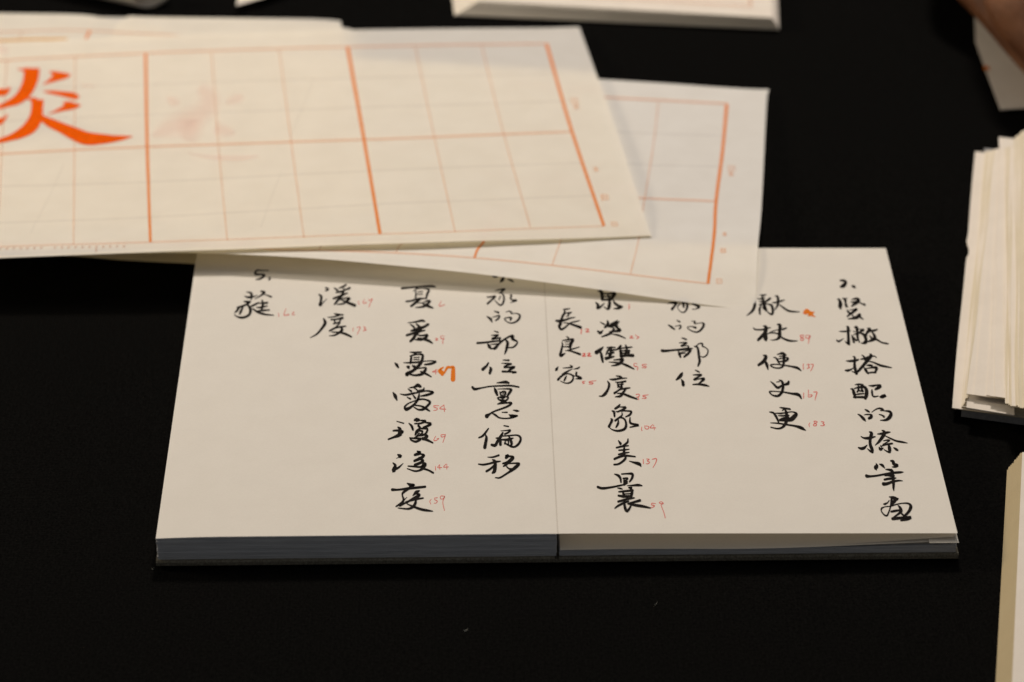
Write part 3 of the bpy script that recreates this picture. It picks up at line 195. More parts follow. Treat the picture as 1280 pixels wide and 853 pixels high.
('t',[1383,2999,1386,3003,1380,3047,1383,3051]),
('t',[1406,3023,1406,3009,1419,3024,1418,3010]),
('t',[1407,3049,1407,3033,1414,3048,1414,3033]),
('t',[1410,3005,1413,3002,1415,3055,1417,3051]),
('t',[1436,3026,1436,3012,1448,3027,1448,3013]),
('t',[1437,3052,1437,3036,1448,3052,1448,3037]),
('t',[1442,3007,1444,3006,1444,3057,1447,3055]),
('t',[1466,3029,1465,3015,1478,3030,1478,3016]),
('t',[1467,3055,1466,3039,1477,3055,1477,3040]),
('t',[1469,3008,1472,3011,1468,3057,1471,3060]),
('t',[1495,3032,1495,3018,1508,3033,1507,3019]),
('t',[1496,3058,1496,3042,1505,3058,1505,3043]),
('t',[1500,3011,1503,3013,1499,3061,1502,3063]),
('t',[1525,3035,1525,3021,1537,3036,1537,3021]),
('t',[1526,3061,1526,3046,1533,3061,1532,3045]),
('t',[1529,3015,1532,3015,1530,3065,1532,3065]),
('t',[1584,3041,1584,3026,1596,3042,1596,3027]),
('t',[1585,3068,1585,3051,1592,3067,1592,3051]),
('t',[1587,3020,1590,3019,1589,3072,1591,3071]),
('t',[1614,3043,1613,3029,1626,3044,1626,3029]),
('t',[1614,3070,1614,3054,1625,3071,1624,3054]),
('t',[1619,3021,1622,3024,1617,3072,1620,3076]),
('t',[1643,3046,1643,3031,1655,3047,1655,3032]),
('t',[1644,3073,1644,3057,1651,3073,1651,3056]),
('t',[1647,3024,1650,3026,1646,3075,1649,3078]),
('t',[1673,3049,1672,3033,1685,3049,1685,3034]),
('t',[1673,3076,1673,3059,1680,3075,1680,3059]),
('t',[1677,3025,1680,3029,1675,3077,1677,3082]),
('t',[1702,3051,1702,3036,1715,3052,1714,3036]),
('t',[1703,3079,1703,3062,1711,3079,1711,3062]),
('t',[1706,3031,1709,3028,1708,3085,1711,3082]),
('t',[1732,3054,1732,3038,1744,3054,1744,3039]),
('t',[1732,3082,1732,3065,1742,3082,1742,3065]),
('t',[1738,3032,1740,3033,1738,3086,1741,3086]),
('t',[1761,3056,1761,3041,1774,3057,1773,3041]),
('t',[1763,3899,1762,3067,1770,3889,1769,3067]),
('t',[1767,3033,1770,3036,1765,3036,1768,3090]),
('t',[1791,3059,1791,3043,1803,3059,1803,3044]),
('t',[1791,3087,1791,3070,1800,3087,1800,3070]),
('t',[1794,3037,1797,3036,1795,3092,1798,3091]),
('t',[1820,3061,1820,3046,1833,3062,1833,3046]),
('t',[1821,3090,1821,3072,1827,3089,1827,3072]),
('t',[1823,3041,1826,3036,1828,3098,1831,3092]),
('t',[1850,3064,1850,3048,1862,3064,1862,3049]),
('t',[1851,3093,1850,3075,1857,3092,1857,3075]),
('t',[1856,3041,1859,3042,1856,3097,1858,3098]),
('t',[1879,3066,1879,3050,1892,3067,1892,3051]),
('t',[1880,3096,1880,3078,1890,3096,1889,3078]),
('t',[1884,3044,1887,3043,1885,3101,1888,3100]),
('O',[1395,1135,1473,1154,1395,1159,1473,1175,1396,1180,1473,1197,1396,1197,1473,1223,1397,1213,1473,1250,1396,1234,1471,1275,1396,1254,1469,1301,1396,1274,1466,1329,1394,1295,1461,1356,1392,1318,1457,1382,1389,1342,1451,1410,1385,1363,1443,1437,1382,1382,1434,1463,1377,1399,1424,1484,1372,1417,1412,1502,1366,1433,1400,1517,1359,1448,1387,1529,1352,1461,1374,1538,1343,1473,1360,1544,1333,1485,1347,1547,1322,1497,1335,1551,1311,1508,1323,1556,1300,1518,1310,1561,1289,1528,1298,1566,1280,1537,1288,1569,1274,1544,1280,1571,1269,1550,1274,1572,1265,1556,1269,1572,1260,1562,1263,1573]),
('O',[1364,1155,1365,1142,1372,1162,1373,1144,1380,1168,1381,1146,1388,1175,1389,1147,1395,1183,1397,1149,1401,1193,1405,1151,1407,1204,1413,1154,1413,1216,1420,1156,1420,1228,1427,1157]),
('O',[1496,1352,1494,1345,1503,1347,1500,1335,1511,1343,1506,1325,1518,1338,1512,1315,1526,1334,1518,1304,1533,1330,1523,1293,1541,1327,1528,1282,1548,1324,1534,1270,1555,1321,1540,1259,1562,1318,1547,1249,1569,1314,1554,1239,1576,1310,1562,1231,1582,1307,1571,1225,1588,1304,1581,1223,1596,1300,1591,1225,1604,1295,1600,1228,1611,1290,1607,1232,1617,1284,1613,1236,1621,1277,1618,1241,1625,1270,1623,1246,1629,1263,1628,1251]),
('O',[1523,1211,1525,1198,1529,1225,1533,1200,1535,1239,1541,1202,1541,1253,1548,1204,1549,1265,1555,1206,1556,1274,1563,1209,1564,1281,1570,1212,1572,1288,1578,1216,1579,1294,1585,1220]),
('O',[1499,1422,1499,1415,1509,1429,1509,1415,1518,1436,1519,1414,1528,1443,1529,1413,1539,1450,1540,1414,1552,1456,1553,1417,1565,1463,1567,1421,1579,1470,1581,1425,1592,1478,1594,1429,1604,1485,1607,1433,1617,1493,1620,1436,1628,1500,1632,1440,1638,1506,1643,1444,1645,1510,1651,1448,1651,1512,1657,1453,1657,1514,1660,1457,1663,1513,1662,1460,1670,1508,1663,1464,1674,1500,1664,1468,1675,1492,1668,1470,1675,1485,1672,1472]),
('O',[1530,1641,1529,1637,1539,1638,1537,1630,1547,1635,1545,1622,1556,1632,1553,1615,1565,1629,1561,1608,1575,1626,1569,1600,1585,1623,1578,1591,1595,1621,1587,1583,1604,1618,1595,1575,1613,1616,1603,1567,1622,1615,1610,1558,1629,1614,1618,1551,1636,1612,1627,1545,1643,1609,1637,1545,1651,1606,1647,1547,1660,1601,1657,1551,1667,1597,1664,1554,1673,1593,1671,1558,1677,1588,1676,1562,1681,1583,1680,1567,1686,1578,1685,1571]),
('O',[1597,1549,1598,1536,1602,1556,1604,1534,1607,1563,1609,1532,1612,1570,1615,1530,1617,1576,1621,1530,1622,1581,1627,1531,1628,1586,1633,1533,1633,1591,1640,1535,1639,1596,1646,1537]),
('O',[1422,1485,1422,1476,1427,1491,1428,1476,1433,1496,1434,1475,1438,1502,1439,1475,1443,1508,1446,1475,1447,1515,1452,1475,1452,1523,1459,1476,1457,1532,1465,1476,1462,1540,1472,1477]),
('O',[1442,1490,1504,1499,1444,1509,1504,1517,1445,1526,1504,1535,1446,1543,1504,1555,1446,1562,1503,1575,1446,1583,1504,1596,1446,1604,1505,1621,1444,1621,1505,1649,1442,1636,1503,1678,1439,1652,1499,1707,1435,1669,1494,1734,1430,1684,1486,1762,1425,1698,1475,1788,1419,1713,1462,1808,1412,1730,1447,1824,1402,1747,1432,1836,1392,1764,1417,1846,1381,1778,1401,1855,1369,1792,1385,1861,1357,1805,1370,1866,1344,1816,1355,1871,1332,1825,1341,1876,1319,1833,1328,1880,1307,1840,1315,1884,1297,1847,1303,1886,1288,1854,1293,1887,1280,1860,1285,1887,1273,1867,1276,1886,1266,1874,1268,1886]),
('O',[1490,1687,1502,1643,1500,1704,1514,1653,1511,1721,1527,1663,1522,1739,1539,1674,1535,1756,1552,1684,1549,1773,1566,1695,1564,1789,1580,1707,1579,1804,1596,1720,1593,1820,1611,1733,1606,1837,1627,1746,1620,1855,1642,1758,1634,1874,1657,1770,1649,1891,1671,1781,1663,1907,1686,1793,1677,1923,1699,1805,1693,1938,1711,1815,1712,1950,1722,1823,1730,1955,1734,1829,1748,1956,1748,1835,1764,1953,1763,1840,1779,1951,1778,1845,1794,1948,1793,1850,1808,1945,1807,1855,1822,1942,1820,1860,1836,1937,1834,1864,1851,1932,1848,1868,1865,1927,1862,1870,1879,1921,1877,1873,1892,1915,1890,1875,1903,1909,1901,1877,1913,1903,1912,1879,1923,1896,1922,1881,1933,1890,1932,1883]),
('O',[1335,1354,1338,1359,1328,1361,1336,1376,1320,1368,1334,1394,1314,1372,1331,1412,1309,1372,1325,1428,1305,1371,1316,1437,1299,1370,1306,1442,1292,1369,1298,1443,1286,1369,1290,1442,1281,1371,1283,1440,1276,1372,1276,1435,1270,1374,1270,1429,1265,1376,1265,1424]),
('O',[1335,1616,1338,1620,1329,1625,1335,1634,1323,1635,1332,1649,1317,1644,1328,1663,1312,1649,1325,1675,1308,1650,1321,1685,1305,1648,1317,1693,1301,1647,1314,1700,1294,1648,1309,1706,1287,1652,1303,1712,1278,1657,1294,1719,1269,1664,1286,1726,1261,1669,1277,1732]),
('P',[2241,1464,2261,1425,2255,1505,2279,1458,2266,1542,2298,1493,2271,1568,2312,1538,2271,1583,2314,1591,2269,1601,2307,1640,2261,1623,2291,1684,2244,1647,2268,1725,2218,1674,2241,1763,2190,1701,2211,1797,2158,1729,2177,1827,2124,1758,2141,1853,2093,1788,2108,1873,2067,1818,2079,1885,2045,1849,2053,1891,2023,1880,2026,1898]),
('P',[2235,1476,2267,1413,2247,1520,2287,1442,2256,1558,2308,1477,2258,1577,2325,1529,2257,1581,2328,1593,2256,1589,2319,1652,2251,1603,2300,1704,2236,1622,2276,1750,2211,1645,2248,1792,2183,1670,2217,1828,2152,1698,2183,1859,2119,1728,2146,1884,2088,1761,2113,1900,2063,1797,2083,1906,2043,1836,2055,1905,2022,1875,2027,1903]),
('P',[2228,1491,2275,1397,2237,1538,2296,1423,2244,1577,2321,1457,2242,1588,2342,1517,2240,1578,2345,1596,2241,1574,2334,1668,2240,1579,2312,1728,2226,1592,2286,1780,2201,1610,2257,1827,2174,1633,2226,1867,2145,1660,2190,1898,2112,1692,2153,1922,2082,1729,2119,1935,2059,1772,2088,1933,2040,1819,2058,1922,2021,1868,2029,1910]),
('P',[2096,1546,2101,1531,2105,1566,2114,1540,2114,1586,2126,1549,2124,1602,2135,1557,2135,1607,2142,1565,2145,1605,2148,1575,2153,1603,2155,1585]),
('P',[2095,1551,2103,1526,2102,1574,2116,1532,2110,1598,2129,1537,2121,1616,2139,1542,2133,1620,2144,1552,2143,1615,2149,1565,2153,1608,2156,1580]),
('P',[2093,1556,2105,1520,2099,1584,2120,1522,2106,1613,2134,1522,2117,1633,2143,1524,2130,1637,2146,1535,2142,1626,2151,1553,2152,1615,2157,1573]),
('P',[2364,1618,2362,1601,2382,1611,2379,1583,2401,1605,2395,1566,2417,1596,2410,1552,2428,1585,2423,1546,2438,1572,2433,1544,2447,1559,2444,1542]),
('P',[2365,1623,2361,1595,2384,1620,2377,1574,2402,1617,2394,1553,2419,1610,2408,1538,2430,1597,2421,1534,2439,1581,2432,1535,2447,1565,2443,1537]),
('P',[2366,1629,2360,1589,2385,1631,2376,1563,2405,1632,2392,1538,2421,1627,2406,1521,2432,1612,2419,1518,2440,1592,2430,1524,2448,1571,2442,1530]),
('P',[2179,1748,2222,1749,2177,1782,2223,1783,2174,1814,2224,1819,2173,1842,2223,1859,2171,1872,2216,1899,2169,1907,2208,1934,2167,1945,2199,1968]),
('P',[2165,1748,2235,1749,2162,1782,2238,1783,2158,1812,2240,1821,2156,1836,2239,1865,2157,1863,2231,1908,2157,1898,2220,1943,2157,1937,2209,1976]),
('P',[2148,1748,2252,1750,2143,1781,2256,1783,2139,1810,2260,1823,2137,1830,2258,1872,2139,1852,2248,1919,2142,1888,2235,1954,2144,1928,2222,1985]),
('P',[2301,1858,2312,1808,2317,1874,2328,1823,2333,1890,2343,1837,2349,1902,2357,1849,2365,1905,2370,1860,2379,1903,2382,1871,2393,1901,2395,1882]),
('P',[2298,1874,2316,1793,2313,1890,2332,1806,2329,1907,2347,1820,2346,1919,2360,1832,2363,1920,2371,1846,2378,1913,2383,1861,2393,1907,2396,1877]),
('P',[2293,1894,2320,1773,2309,1911,2336,1787,2325,1929,2351,1799,2343,1941,2363,1812,2361,1938,2373,1829,2377,1926,2384,1849,2392,1914,2396,1869]),
('P',[2180,2086,2181,2079,2214,2106,2216,2094,2249,2126,2251,2108,2285,2142,2286,2120,2324,2153,2325,2127,2365,2160,2366,2131,2402,2162,2403,2133,2433,2157,2432,2133,2459,2146,2459,2131,2486,2136,2486,2129]),
('P',[2180,2088,2181,2076,2214,2110,2216,2089,2248,2132,2251,2103,2284,2149,2287,2113,2324,2161,2326,2118,2364,2170,2366,2121,2402,2172,2403,2123,2433,2165,2432,2125,2459,2152,2459,2126,2486,2138,2485,2126]),
('P',[2179,2091,2181,2073,2213,2115,2217,2085,2247,2139,2252,2096,2283,2158,2287,2104,2323,2172,2327,2108,2364,2181,2367,2109,2401,2183,2403,2111,2433,2174,2432,2115,2459,2158,2459,2119,2486,2141,2485,2123]),
('P',[1252,749,1259,290,1271,780,1276,485,1289,808,1294,609,1308,834,1312,692]),
('P',[1250,813,1262,93,1269,833,1279,265,1288,851,1296,488,1307,868,1313,624]),
('P',[1249,877,1265,-40,1268,887,1282,67,1287,896,1299,252,1306,905,1315,505]),
('P',[1685,1388,1685,1368,1707,1392,1707,1375,1729,1396,1730,1381,1752,1400,1752,1388]),
('P',[1685,1394,1685,1362,1707,1397,1708,1369,1729,1400,1730,1377,1752,1403,1752,1384]),
('P',[1685,1402,1685,1354,1707,1404,1708,1363,1729,1406,1730,1371,1752,1408,1752,1380]),
]
MARKS_B=[
('l',[4082,1642,4081,1635,4147,1639,4146,1632]),
('l',[4087,1684,4086,1677,4153,1680,4152,1673]),
('l',[4078,1639,4085,1638,4083,1681,4090,1680]),
('l',[4142,1635,4151,1635,4148,1677,4157,1677]),
('l',[4084,1662,4084,1657,4150,1659,4149,1653]),
('l',[4095,1699,4094,1692,4139,1694,4138,1687]),
('l',[4097,1712,4095,1705,4141,1708,4140,1701]),
('l',[4091,1725,4090,1718,4151,1721,4150,1714]),
('l',[4111,1688,4119,1688,4119,1730,4128,1729]),
('l',[4093,1685,4101,1687,4088,1701,4095,1703]),
('l',[4092,2690,4091,2665,4125,2677,4124,2652]),
('l',[4093,2725,4092,2700,4125,2715,4125,2691]),
('l',[4088,2760,4087,2735,4132,2749,4131,2725]),
('l',[4104,2658,4111,2656,4108,2771,4115,2768]),
('l',[4090,2647,4098,2655,4086,2691,4093,2699]),
('l',[4080,3109,4079,3091,4126,3102,4125,3084]),
('l',[4082,3201,4082,3183,4128,3194,4128,3176]),
('l',[4076,3100,4083,3099,4078,3193,4086,3191]),
('l',[4121,3094,4130,3093,4124,3186,4132,3184]),
('l',[4081,3138,4080,3123,4127,3131,4126,3117]),
('l',[4081,3169,4081,3154,4127,3162,4127,3147]),
('l',[4062,3848,4062,3826,4109,3833,4108,3811]),
('l',[4066,3976,4065,3952,4112,3959,4112,3935]),
('l',[4059,3838,4066,3836,4062,3965,4069,3963]),
('l',[4105,3823,4112,3821,4108,3948,4116,3945]),
('l',[4064,3908,4064,3889,4111,3892,4110,3874]),
('h',[3991,999,4016,1000,3993,1094,4018,1095,3995,1170,4020,1171,3997,1237,4022,1237,3999,1298,4024,1299,4000,1355,4025,1356,4002,1410,4027,1411,4003,1464,4028,1465,4004,1517,4029,1518,4004,1571,4029,1573,4004,1627,4028,1629,4003,1685,4028,1687,4002,1744,4027,1746,4001,1805,4025,1807,4000,1867,4025,1869,4000,1931,4024,1933,4000,1998,4024,2000,4001,2067,4025,2068,4002,2136,4026,2136,4003,2207,4027,2206,4004,2281,4028,2279,4006,2360,4030,2358,4007,2447,4031,2445,4007,2543,4031,2543,4006,2651,4031,2653,4005,2764,4030,2768,4004,2871,4028,2875,4003,2967,4027,2971,4002,3052,4026,3057,4001,3135,4025,3140,4000,3215,4023,3220,3998,3294,4022,3298,3997,3371,4021,3374,3996,3446,4019,3449,3995,3519,4018,3523,3994,3592,4017,3596,3993,3666,4015,3670,3991,3742,4014,3746,3990,3822,4013,3825,3990,3906,4012,3909,3989,3999,4011,4001]),
('h',[3005,4013,2995,3987,3005,3961,2996,3938,3006,3910,2996,3889,3006,3862,2996,3841,3006,3815,2997,3793,3007,3770,2997,3746,3007,3727,2997,3700,3008,3686,2998,3654,3009,3647,2999,3610,3010,3614,3001,3571,3011,3589,3002,3540,3013,3566,3004,3514,3015,3540,3006,3489,3017,3509,3008,3460,3019,3469,3011,3424,3022,3418,3013,3377,3026,3352,3017,3315,3030,3273,3020,3238,3034,3182,3025,3149,3039,3085,3030,3054,3045,2985,3036,2954,3052,2876,3043,2842,3059,2757,3051,2722,3066,2641,3058,2607,3074,2536,3065,2505]),
('h',[2003,4033,1997,3969,2005,4008,1998,3949,2006,3984,1999,3929,2007,3962,2000,3908,2008,3941,2001,3888,2009,3922,2003,3867,2010,3905,2004,3848,2012,3890,2006,3830,2013,3877,2008,3814,2015,3866,2010,3800,2017,3857,2013,3789,2019,3848,2015,3779,2021,3840,2018,3771,2024,3832,2020,3763,2026,3824,2023,3756,2029,3816,2025,3749,2031,3808,2027,3741]),
('l',[3001,1016,2999,984,3056,1019,3055,987,3111,1023,3110,991,3165,1026,3164,995,3217,1029,3216,999,3268,1032,3267,1002,3316,1035,3316,1005,3362,1036,3361,1007,3403,1038,3402,1008,3440,1038,3440,1008,3474,1038,3473,1008,3505,1037,3504,1007,3533,1035,3533,1005,3562,1034,3561,1004,3590,1032,3589,1002,3620,1031,3619,1000,3653,1029,3652,998,3688,1028,3687,997,3725,1026,3724,995,3763,1024,3762,993,3804,1023,3803,991,3847,1021,3846,989,3894,1019,3893,987,3944,1017,3943,985,4001,1016,3999,983]),
('l',[3000,2011,2999,1989,3084,2013,3083,1991,3167,2015,3167,1993,3249,2018,3248,1996,3329,2020,3329,1998,3407,2022,3406,2000,3481,2024,3481,2002,3551,2025,3551,2003,3615,2026,3615,2003,3672,2025,3671,2003,3722,2024,3722,2002,3768,2022,3767,2000,3810,2020,3810,1998,3852,2018,3852,1995,3896,2015,3895,1993,3946,2013,3945,1991,4006,2010,4005,1989]),
('l',[1,4031,-1,3971,263,4040,261,3979,532,4050,530,3989,785,4056,783,3994,1001,4051,1000,3990,1164,4044,1163,3983,1288,4036,1287,3976,1396,4032,1395,3971,1510,4035,1509,3973,1643,4046,1642,3981,1778,4055,1777,3988,1902,4058,1901,3990,2001,4057,2000,3989,2058,4067,2057,3999,2086,4094,2086,4022,2113,4127,2113,4049,2167,4147,2166,4066,2260,4137,2259,4059,2376,4106,2375,4035,2499,4071,2498,4006,2613,4047,2612,3985,2715,4037,2714,3978,2813,4032,2813,3975,2909,4030,2908,3974,3000,4028,3000,3973,3085,4024,3084,3971,3161,4020,3161,3968,3234,4017,3234,3967,3307,4015,3307,3967,3380,4016,3380,3969,3454,4020,3454,3974,3530,4024,3530,3980,3608,4025,3608,3982,3690,4023,3690,3981,3779,4021,3779,3980,3879,4019,3879,3979,4000,4020,4000,3981]),
('l',[3626,1046,3630,1047,3628,1184,3633,1184,3631,1295,3635,1295,3633,1393,3638,1393,3635,1484,3639,1485,3635,1575,3640,1576,3635,1667,3640,1668,3635,1757,3639,1758,3634,1842,3639,1844,3634,1917,3638,1918,3633,1986,3638,1988,3632,2062,3637,2064,3631,2161,3636,2162,3631,2295,3635,2297,3630,2472,3634,2473,3628,2700,3632,2703,3624,2943,3629,2946,3621,3167,3625,3172,3617,3411,3621,3415,3612,3678,3617,3683,3609,3983,3613,3988]),
('l',[3320,3086,3324,3094,3318,3162,3322,3171,3316,3238,3320,3246,3315,3321,3319,3329,3313,3417,3317,3426,3311,3535,3315,3543,3309,3672,3313,3680,3307,3823,3311,3832,3305,3986,3309,3995]),
('l',[2686,3501,2689,3531,2681,3543,2684,3573,2676,3584,2679,3614,2671,3629,2675,3658,2667,3683,2671,3707,2665,3748,2670,3765,2664,3820,2669,3834,2663,3896,2668,3910,2662,3974,2667,3990]),
('l',[2355,3675,2358,3707,2351,3702,2355,3735,2348,3729,2351,3763,2344,3759,2348,3792,2341,3795,2345,3825,2338,3837,2342,3865,2336,3884,2340,3911,2334,3934,2338,3963,2331,3986,2335,4017]),
('g',[3040,1380,3040,1371,3097,1383,3097,1375,3152,1387,3152,1379,3206,1391,3205,1382,3259,1395,3258,1386,3311,1398,3311,1390,3364,1401,3364,1392,3417,1403,3417,1394,3471,1403,3470,1395,3526,1403,3525,1394,3583,1401,3582,1392,3641,1398,3641,1389,3703,1395,3703,1386,3769,1391,3768,1382,3840,1387,3839,1378,3919,1383,3919,1374,4013,1380,4013,1371]),
('g',[3070,1641,3069,1633,3132,1646,3132,1638,3194,1651,3193,1642,3254,1656,3254,1647,3314,1661,3314,1652,3373,1665,3373,1657,3431,1669,3431,1661,3487,1672,3487,1663,3543,1673,3542,1665,3596,1673,3596,1665,3649,1672,3648,1664,3701,1670,3701,1661,3755,1667,3754,1658,3811,1663,3810,1655,3871,1660,3870,1651,3938,1656,3937,1648,4018,1654,4018,1645]),
('t',[1540,4077,1540,4039,1551,4078,1551,4040]),
('t',[1543,4150,1542,4104,1551,4144,1551,4099]),
('t',[1544,4028,1546,4024,1546,4159,1549,4154]),
('t',[1568,4079,1568,4040,1580,4079,1579,4041]),
('t',[1572,4152,1571,4105,1580,4147,1579,4100]),
('t',[1572,4029,1574,4025,1575,4162,1577,4156]),
('t',[1597,4080,1596,4041,1608,4080,1607,4042]),
('t',[1600,4154,1599,4107,1608,4148,1607,4102]),
('t',[1600,4030,1603,4026,1603,4163,1606,4158]),
('t',[1625,4081,1625,4042,1636,4081,1636,4042]),
('t',[1628,4155,1628,4108,1636,4149,1636,4102]),
('t',[1629,4030,1631,4026,1632,4165,1634,4159]),
('t',[1654,4081,1653,4042,1665,4081,1664,4042]),
('t',[1657,4156,1656,4108,1665,4149,1664,4102]),
('t',[1657,4030,1659,4026,1660,4165,1662,4159]),
('t',[1682,4081,1681,4041,1693,4080,1692,4041]),
('t',[1685,4155,1684,4107,1693,4149,1693,4102]),
('t',[1685,4029,1688,4025,1688,4165,1691,4159]),
('t',[1710,4080,1710,4040,1721,4079,1721,4040]),
('t',[1713,4154,1713,4106,1722,4147,1721,4100]),
('t',[1714,4028,1716,4024,1717,4163,1719,4158]),
('t',[1739,4078,1738,4039,1750,4077,1749,4038]),
('t',[1742,4152,1741,4105,1750,4145,1749,4098]),
('t',[1742,4026,1744,4023,1745,4161,1747,4156]),
('t',[1767,4075,1766,4036,1778,4074,1777,4035]),
('t',[1770,4149,1769,4102,1778,4142,1777,4096]),
('t',[1770,4024,1773,4020,1773,4158,1776,4152]),
('t',[1795,4072,1795,4033,1806,4071,1806,4032]),
('t',[1798,4146,1798,4099,1807,4138,1806,4092]),
('t',[1799,4021,1801,4017,1802,4154,1804,4148]),
('t',[1823,4068,1823,4030,1834,4067,1834,4028]),
('t',[1827,4141,1826,4094,1835,4133,1834,4088]),
('t',[1827,4018,1829,4014,1830,4149,1832,4143]),
('t',[1852,4064,1851,4026,1863,4062,1862,4024]),
('t',[1855,4135,1854,4089,1863,4127,1862,4082]),
('t',[1855,4013,1857,4009,1858,4143,1860,4137]),
]
MARKS_D=[
('l',[329,751,328,720,405,746,405,714,487,740,486,708,572,734,571,701,659,728,658,695,748,722,748,688,838,716,837,681,927,709,926,674,1014,703,1013,667,1094,696,1093,659,1164,688,1163,651,1226,680,1224,642,1281,672,1279,634,1333,665,1331,626,1387,659,1385,620,1453,655,1451,615,1540,653,1539,613,1652,653,1650,613,1775,655,1774,615,1902,658,1901,617,2023,662,2022,620,2159,664,2158,622,2335,663,2334,618,2565,656,2564,607,2812,643,2810,587]),
('m',[2122,610,2168,646,2117,629,2163,664,2111,647,2157,682,2106,665,2151,698,2101,682,2145,714,2096,698,2140,729,2090,714,2134,743,2085,729,2129,758,2080,745,2124,772,2075,760,2118,786,2070,775,2113,799,2065,789,2108,813,2060,803,2102,826,2056,817,2097,839,2051,830,2092,852,2046,843,2087,864,2041,855,2082,876]),
('l',[1163,680,1170,687,1162,696,1169,704,1161,713,1168,720,1160,728,1166,735,1158,744,1165,750,1157,758,1164,765,1156,773,1163,779,1155,786,1162,793,1154,800,1161,806,1153,813,1160,819,1152,826,1159,831,1151,838,1158,844,1150,850,1157,855,1149,862,1155,867,1148,873,1154,878,1147,884,1153,889,1145,895,1152,900]),
('y',[773,912,772,869,801,912,799,868,830,911,828,868,860,910,859,867,891,910,890,866,924,909,922,865,956,908,955,864,989,907,987,863,1021,905,1019,861,1051,903,1049,858,1081,900,1078,856,1109,897,1106,852,1137,894,1134,849,1165,891,1162,845,1195,888,1193,842,1228,885,1225,839,1265,883,1263,836,1307,882,1305,835,1353,881,1351,834,1404,880,1401,833,1460,880,1457,833,1521,880,1518,833,1588,880,1585,833,1661,880,1658,833,1738,879,1735,832]),
]
MARKS_E=[
('l',[-33,958,-47,936,102,959,88,937,250,959,238,937,403,959,394,937,552,959,546,937,689,960,685,938,808,962,806,939,911,964,910,942,998,966,998,944,1071,969,1072,947,1135,972,1136,951,1193,976,1194,954,1245,979,1246,958,1293,982,1294,962,1339,986,1340,965,1382,989,1383,969,1425,992,1426,972,1465,995,1466,975,1503,998,1504,978,1538,1001,1540,981,1572,1003,1574,984,1606,1006,1607,986,1639,1008,1640,989,1672,1011,1674,992,1707,1013,1708,994]),
]

# ---------------------------------------------------------------- materials
def new_mat(name):
    m = bpy.data.materials.new(name); m.use_nodes = True; nt = m.node_tree
    for n in list(nt.nodes): nt.nodes.remove(n)
    out = nt.nodes.new('ShaderNodeOutputMaterial'); return m, nt, out
def noise(nt, scale, detail=4, rough=.6, stretch=None):
    tc = nt.nodes.new('ShaderNodeTexCoord'); n = nt.nodes.new('ShaderNodeTexNoise')
    n.inputs['Scale'].default_value = scale; n.inputs['Detail'].default_value = detail; n.inputs['Roughness'].default_value = rough
    if stretch:
        mp = nt.nodes.new('ShaderNodeMapping'); mp.inputs['Scale'].default_value = stretch
        nt.links.new(tc.outputs['Object'], mp.inputs[0]); nt.links.new(mp.outputs[0], n.inputs['Vector'])
    else: nt.links.new(tc.outputs['Object'], n.inputs['Vector'])
    return n
def ramp(nt, src, c0, c1, p0=.35, p1=.65):
    r = nt.nodes.new('ShaderNodeValToRGB'); r.color_ramp.elements[0].color = (*c0, 1); r.color_ramp.elements[1].color = (*c1, 1)
    r.color_ramp.elements[0].position = p0; r.color_ramp.elements[1].position = p1
    nt.links.new(src.outputs[0], r.inputs[0]); return r
def bump(nt, src, strength, dist):
    b = nt.nodes.new('ShaderNodeBump'); b.inputs['Strength'].default_value = strength; b.inputs['Distance'].default_value = dist
    nt.links.new(src.outputs[0], b.inputs['Height']); return b
def solid(name, c0, c1=None, scale=900, rough=.7, bs=.25, bd=.0001, spec=.2, stretch=None, scale2=None):
    m, nt, out = new_mat(name); p = nt.nodes.new('ShaderNodeBsdfPrincipled')
    n = noise(nt, scale, stretch=stretch); rp = ramp(nt, n, c0, c1 or c0)
    last = rp
    if scale2:
        n2 = noise(nt, scale2, 3); r2 = ramp(nt, n2, (.93, .92, .90), (1, 1, 1), .38, .62)
        mx = nt.nodes.new('ShaderNodeMixRGB'); mx.blend_type = 'MULTIPLY'; mx.inputs[0].default_value = 1
        nt.links.new(rp.outputs[0], mx.inputs[1]); nt.links.new(r2.outputs[0], mx.inputs[2]); last = mx
    nt.links.new(last.outputs[0], p.inputs['Base Color']); p.inputs['Roughness'].default_value = rough
    p.inputs['Specular IOR Level'].default_value = spec
    b = bump(nt, n, bs, bd); nt.links.new(b.outputs[0], p.inputs['Normal']); nt.links.new(p.outputs[0], out.inputs[0]); return m
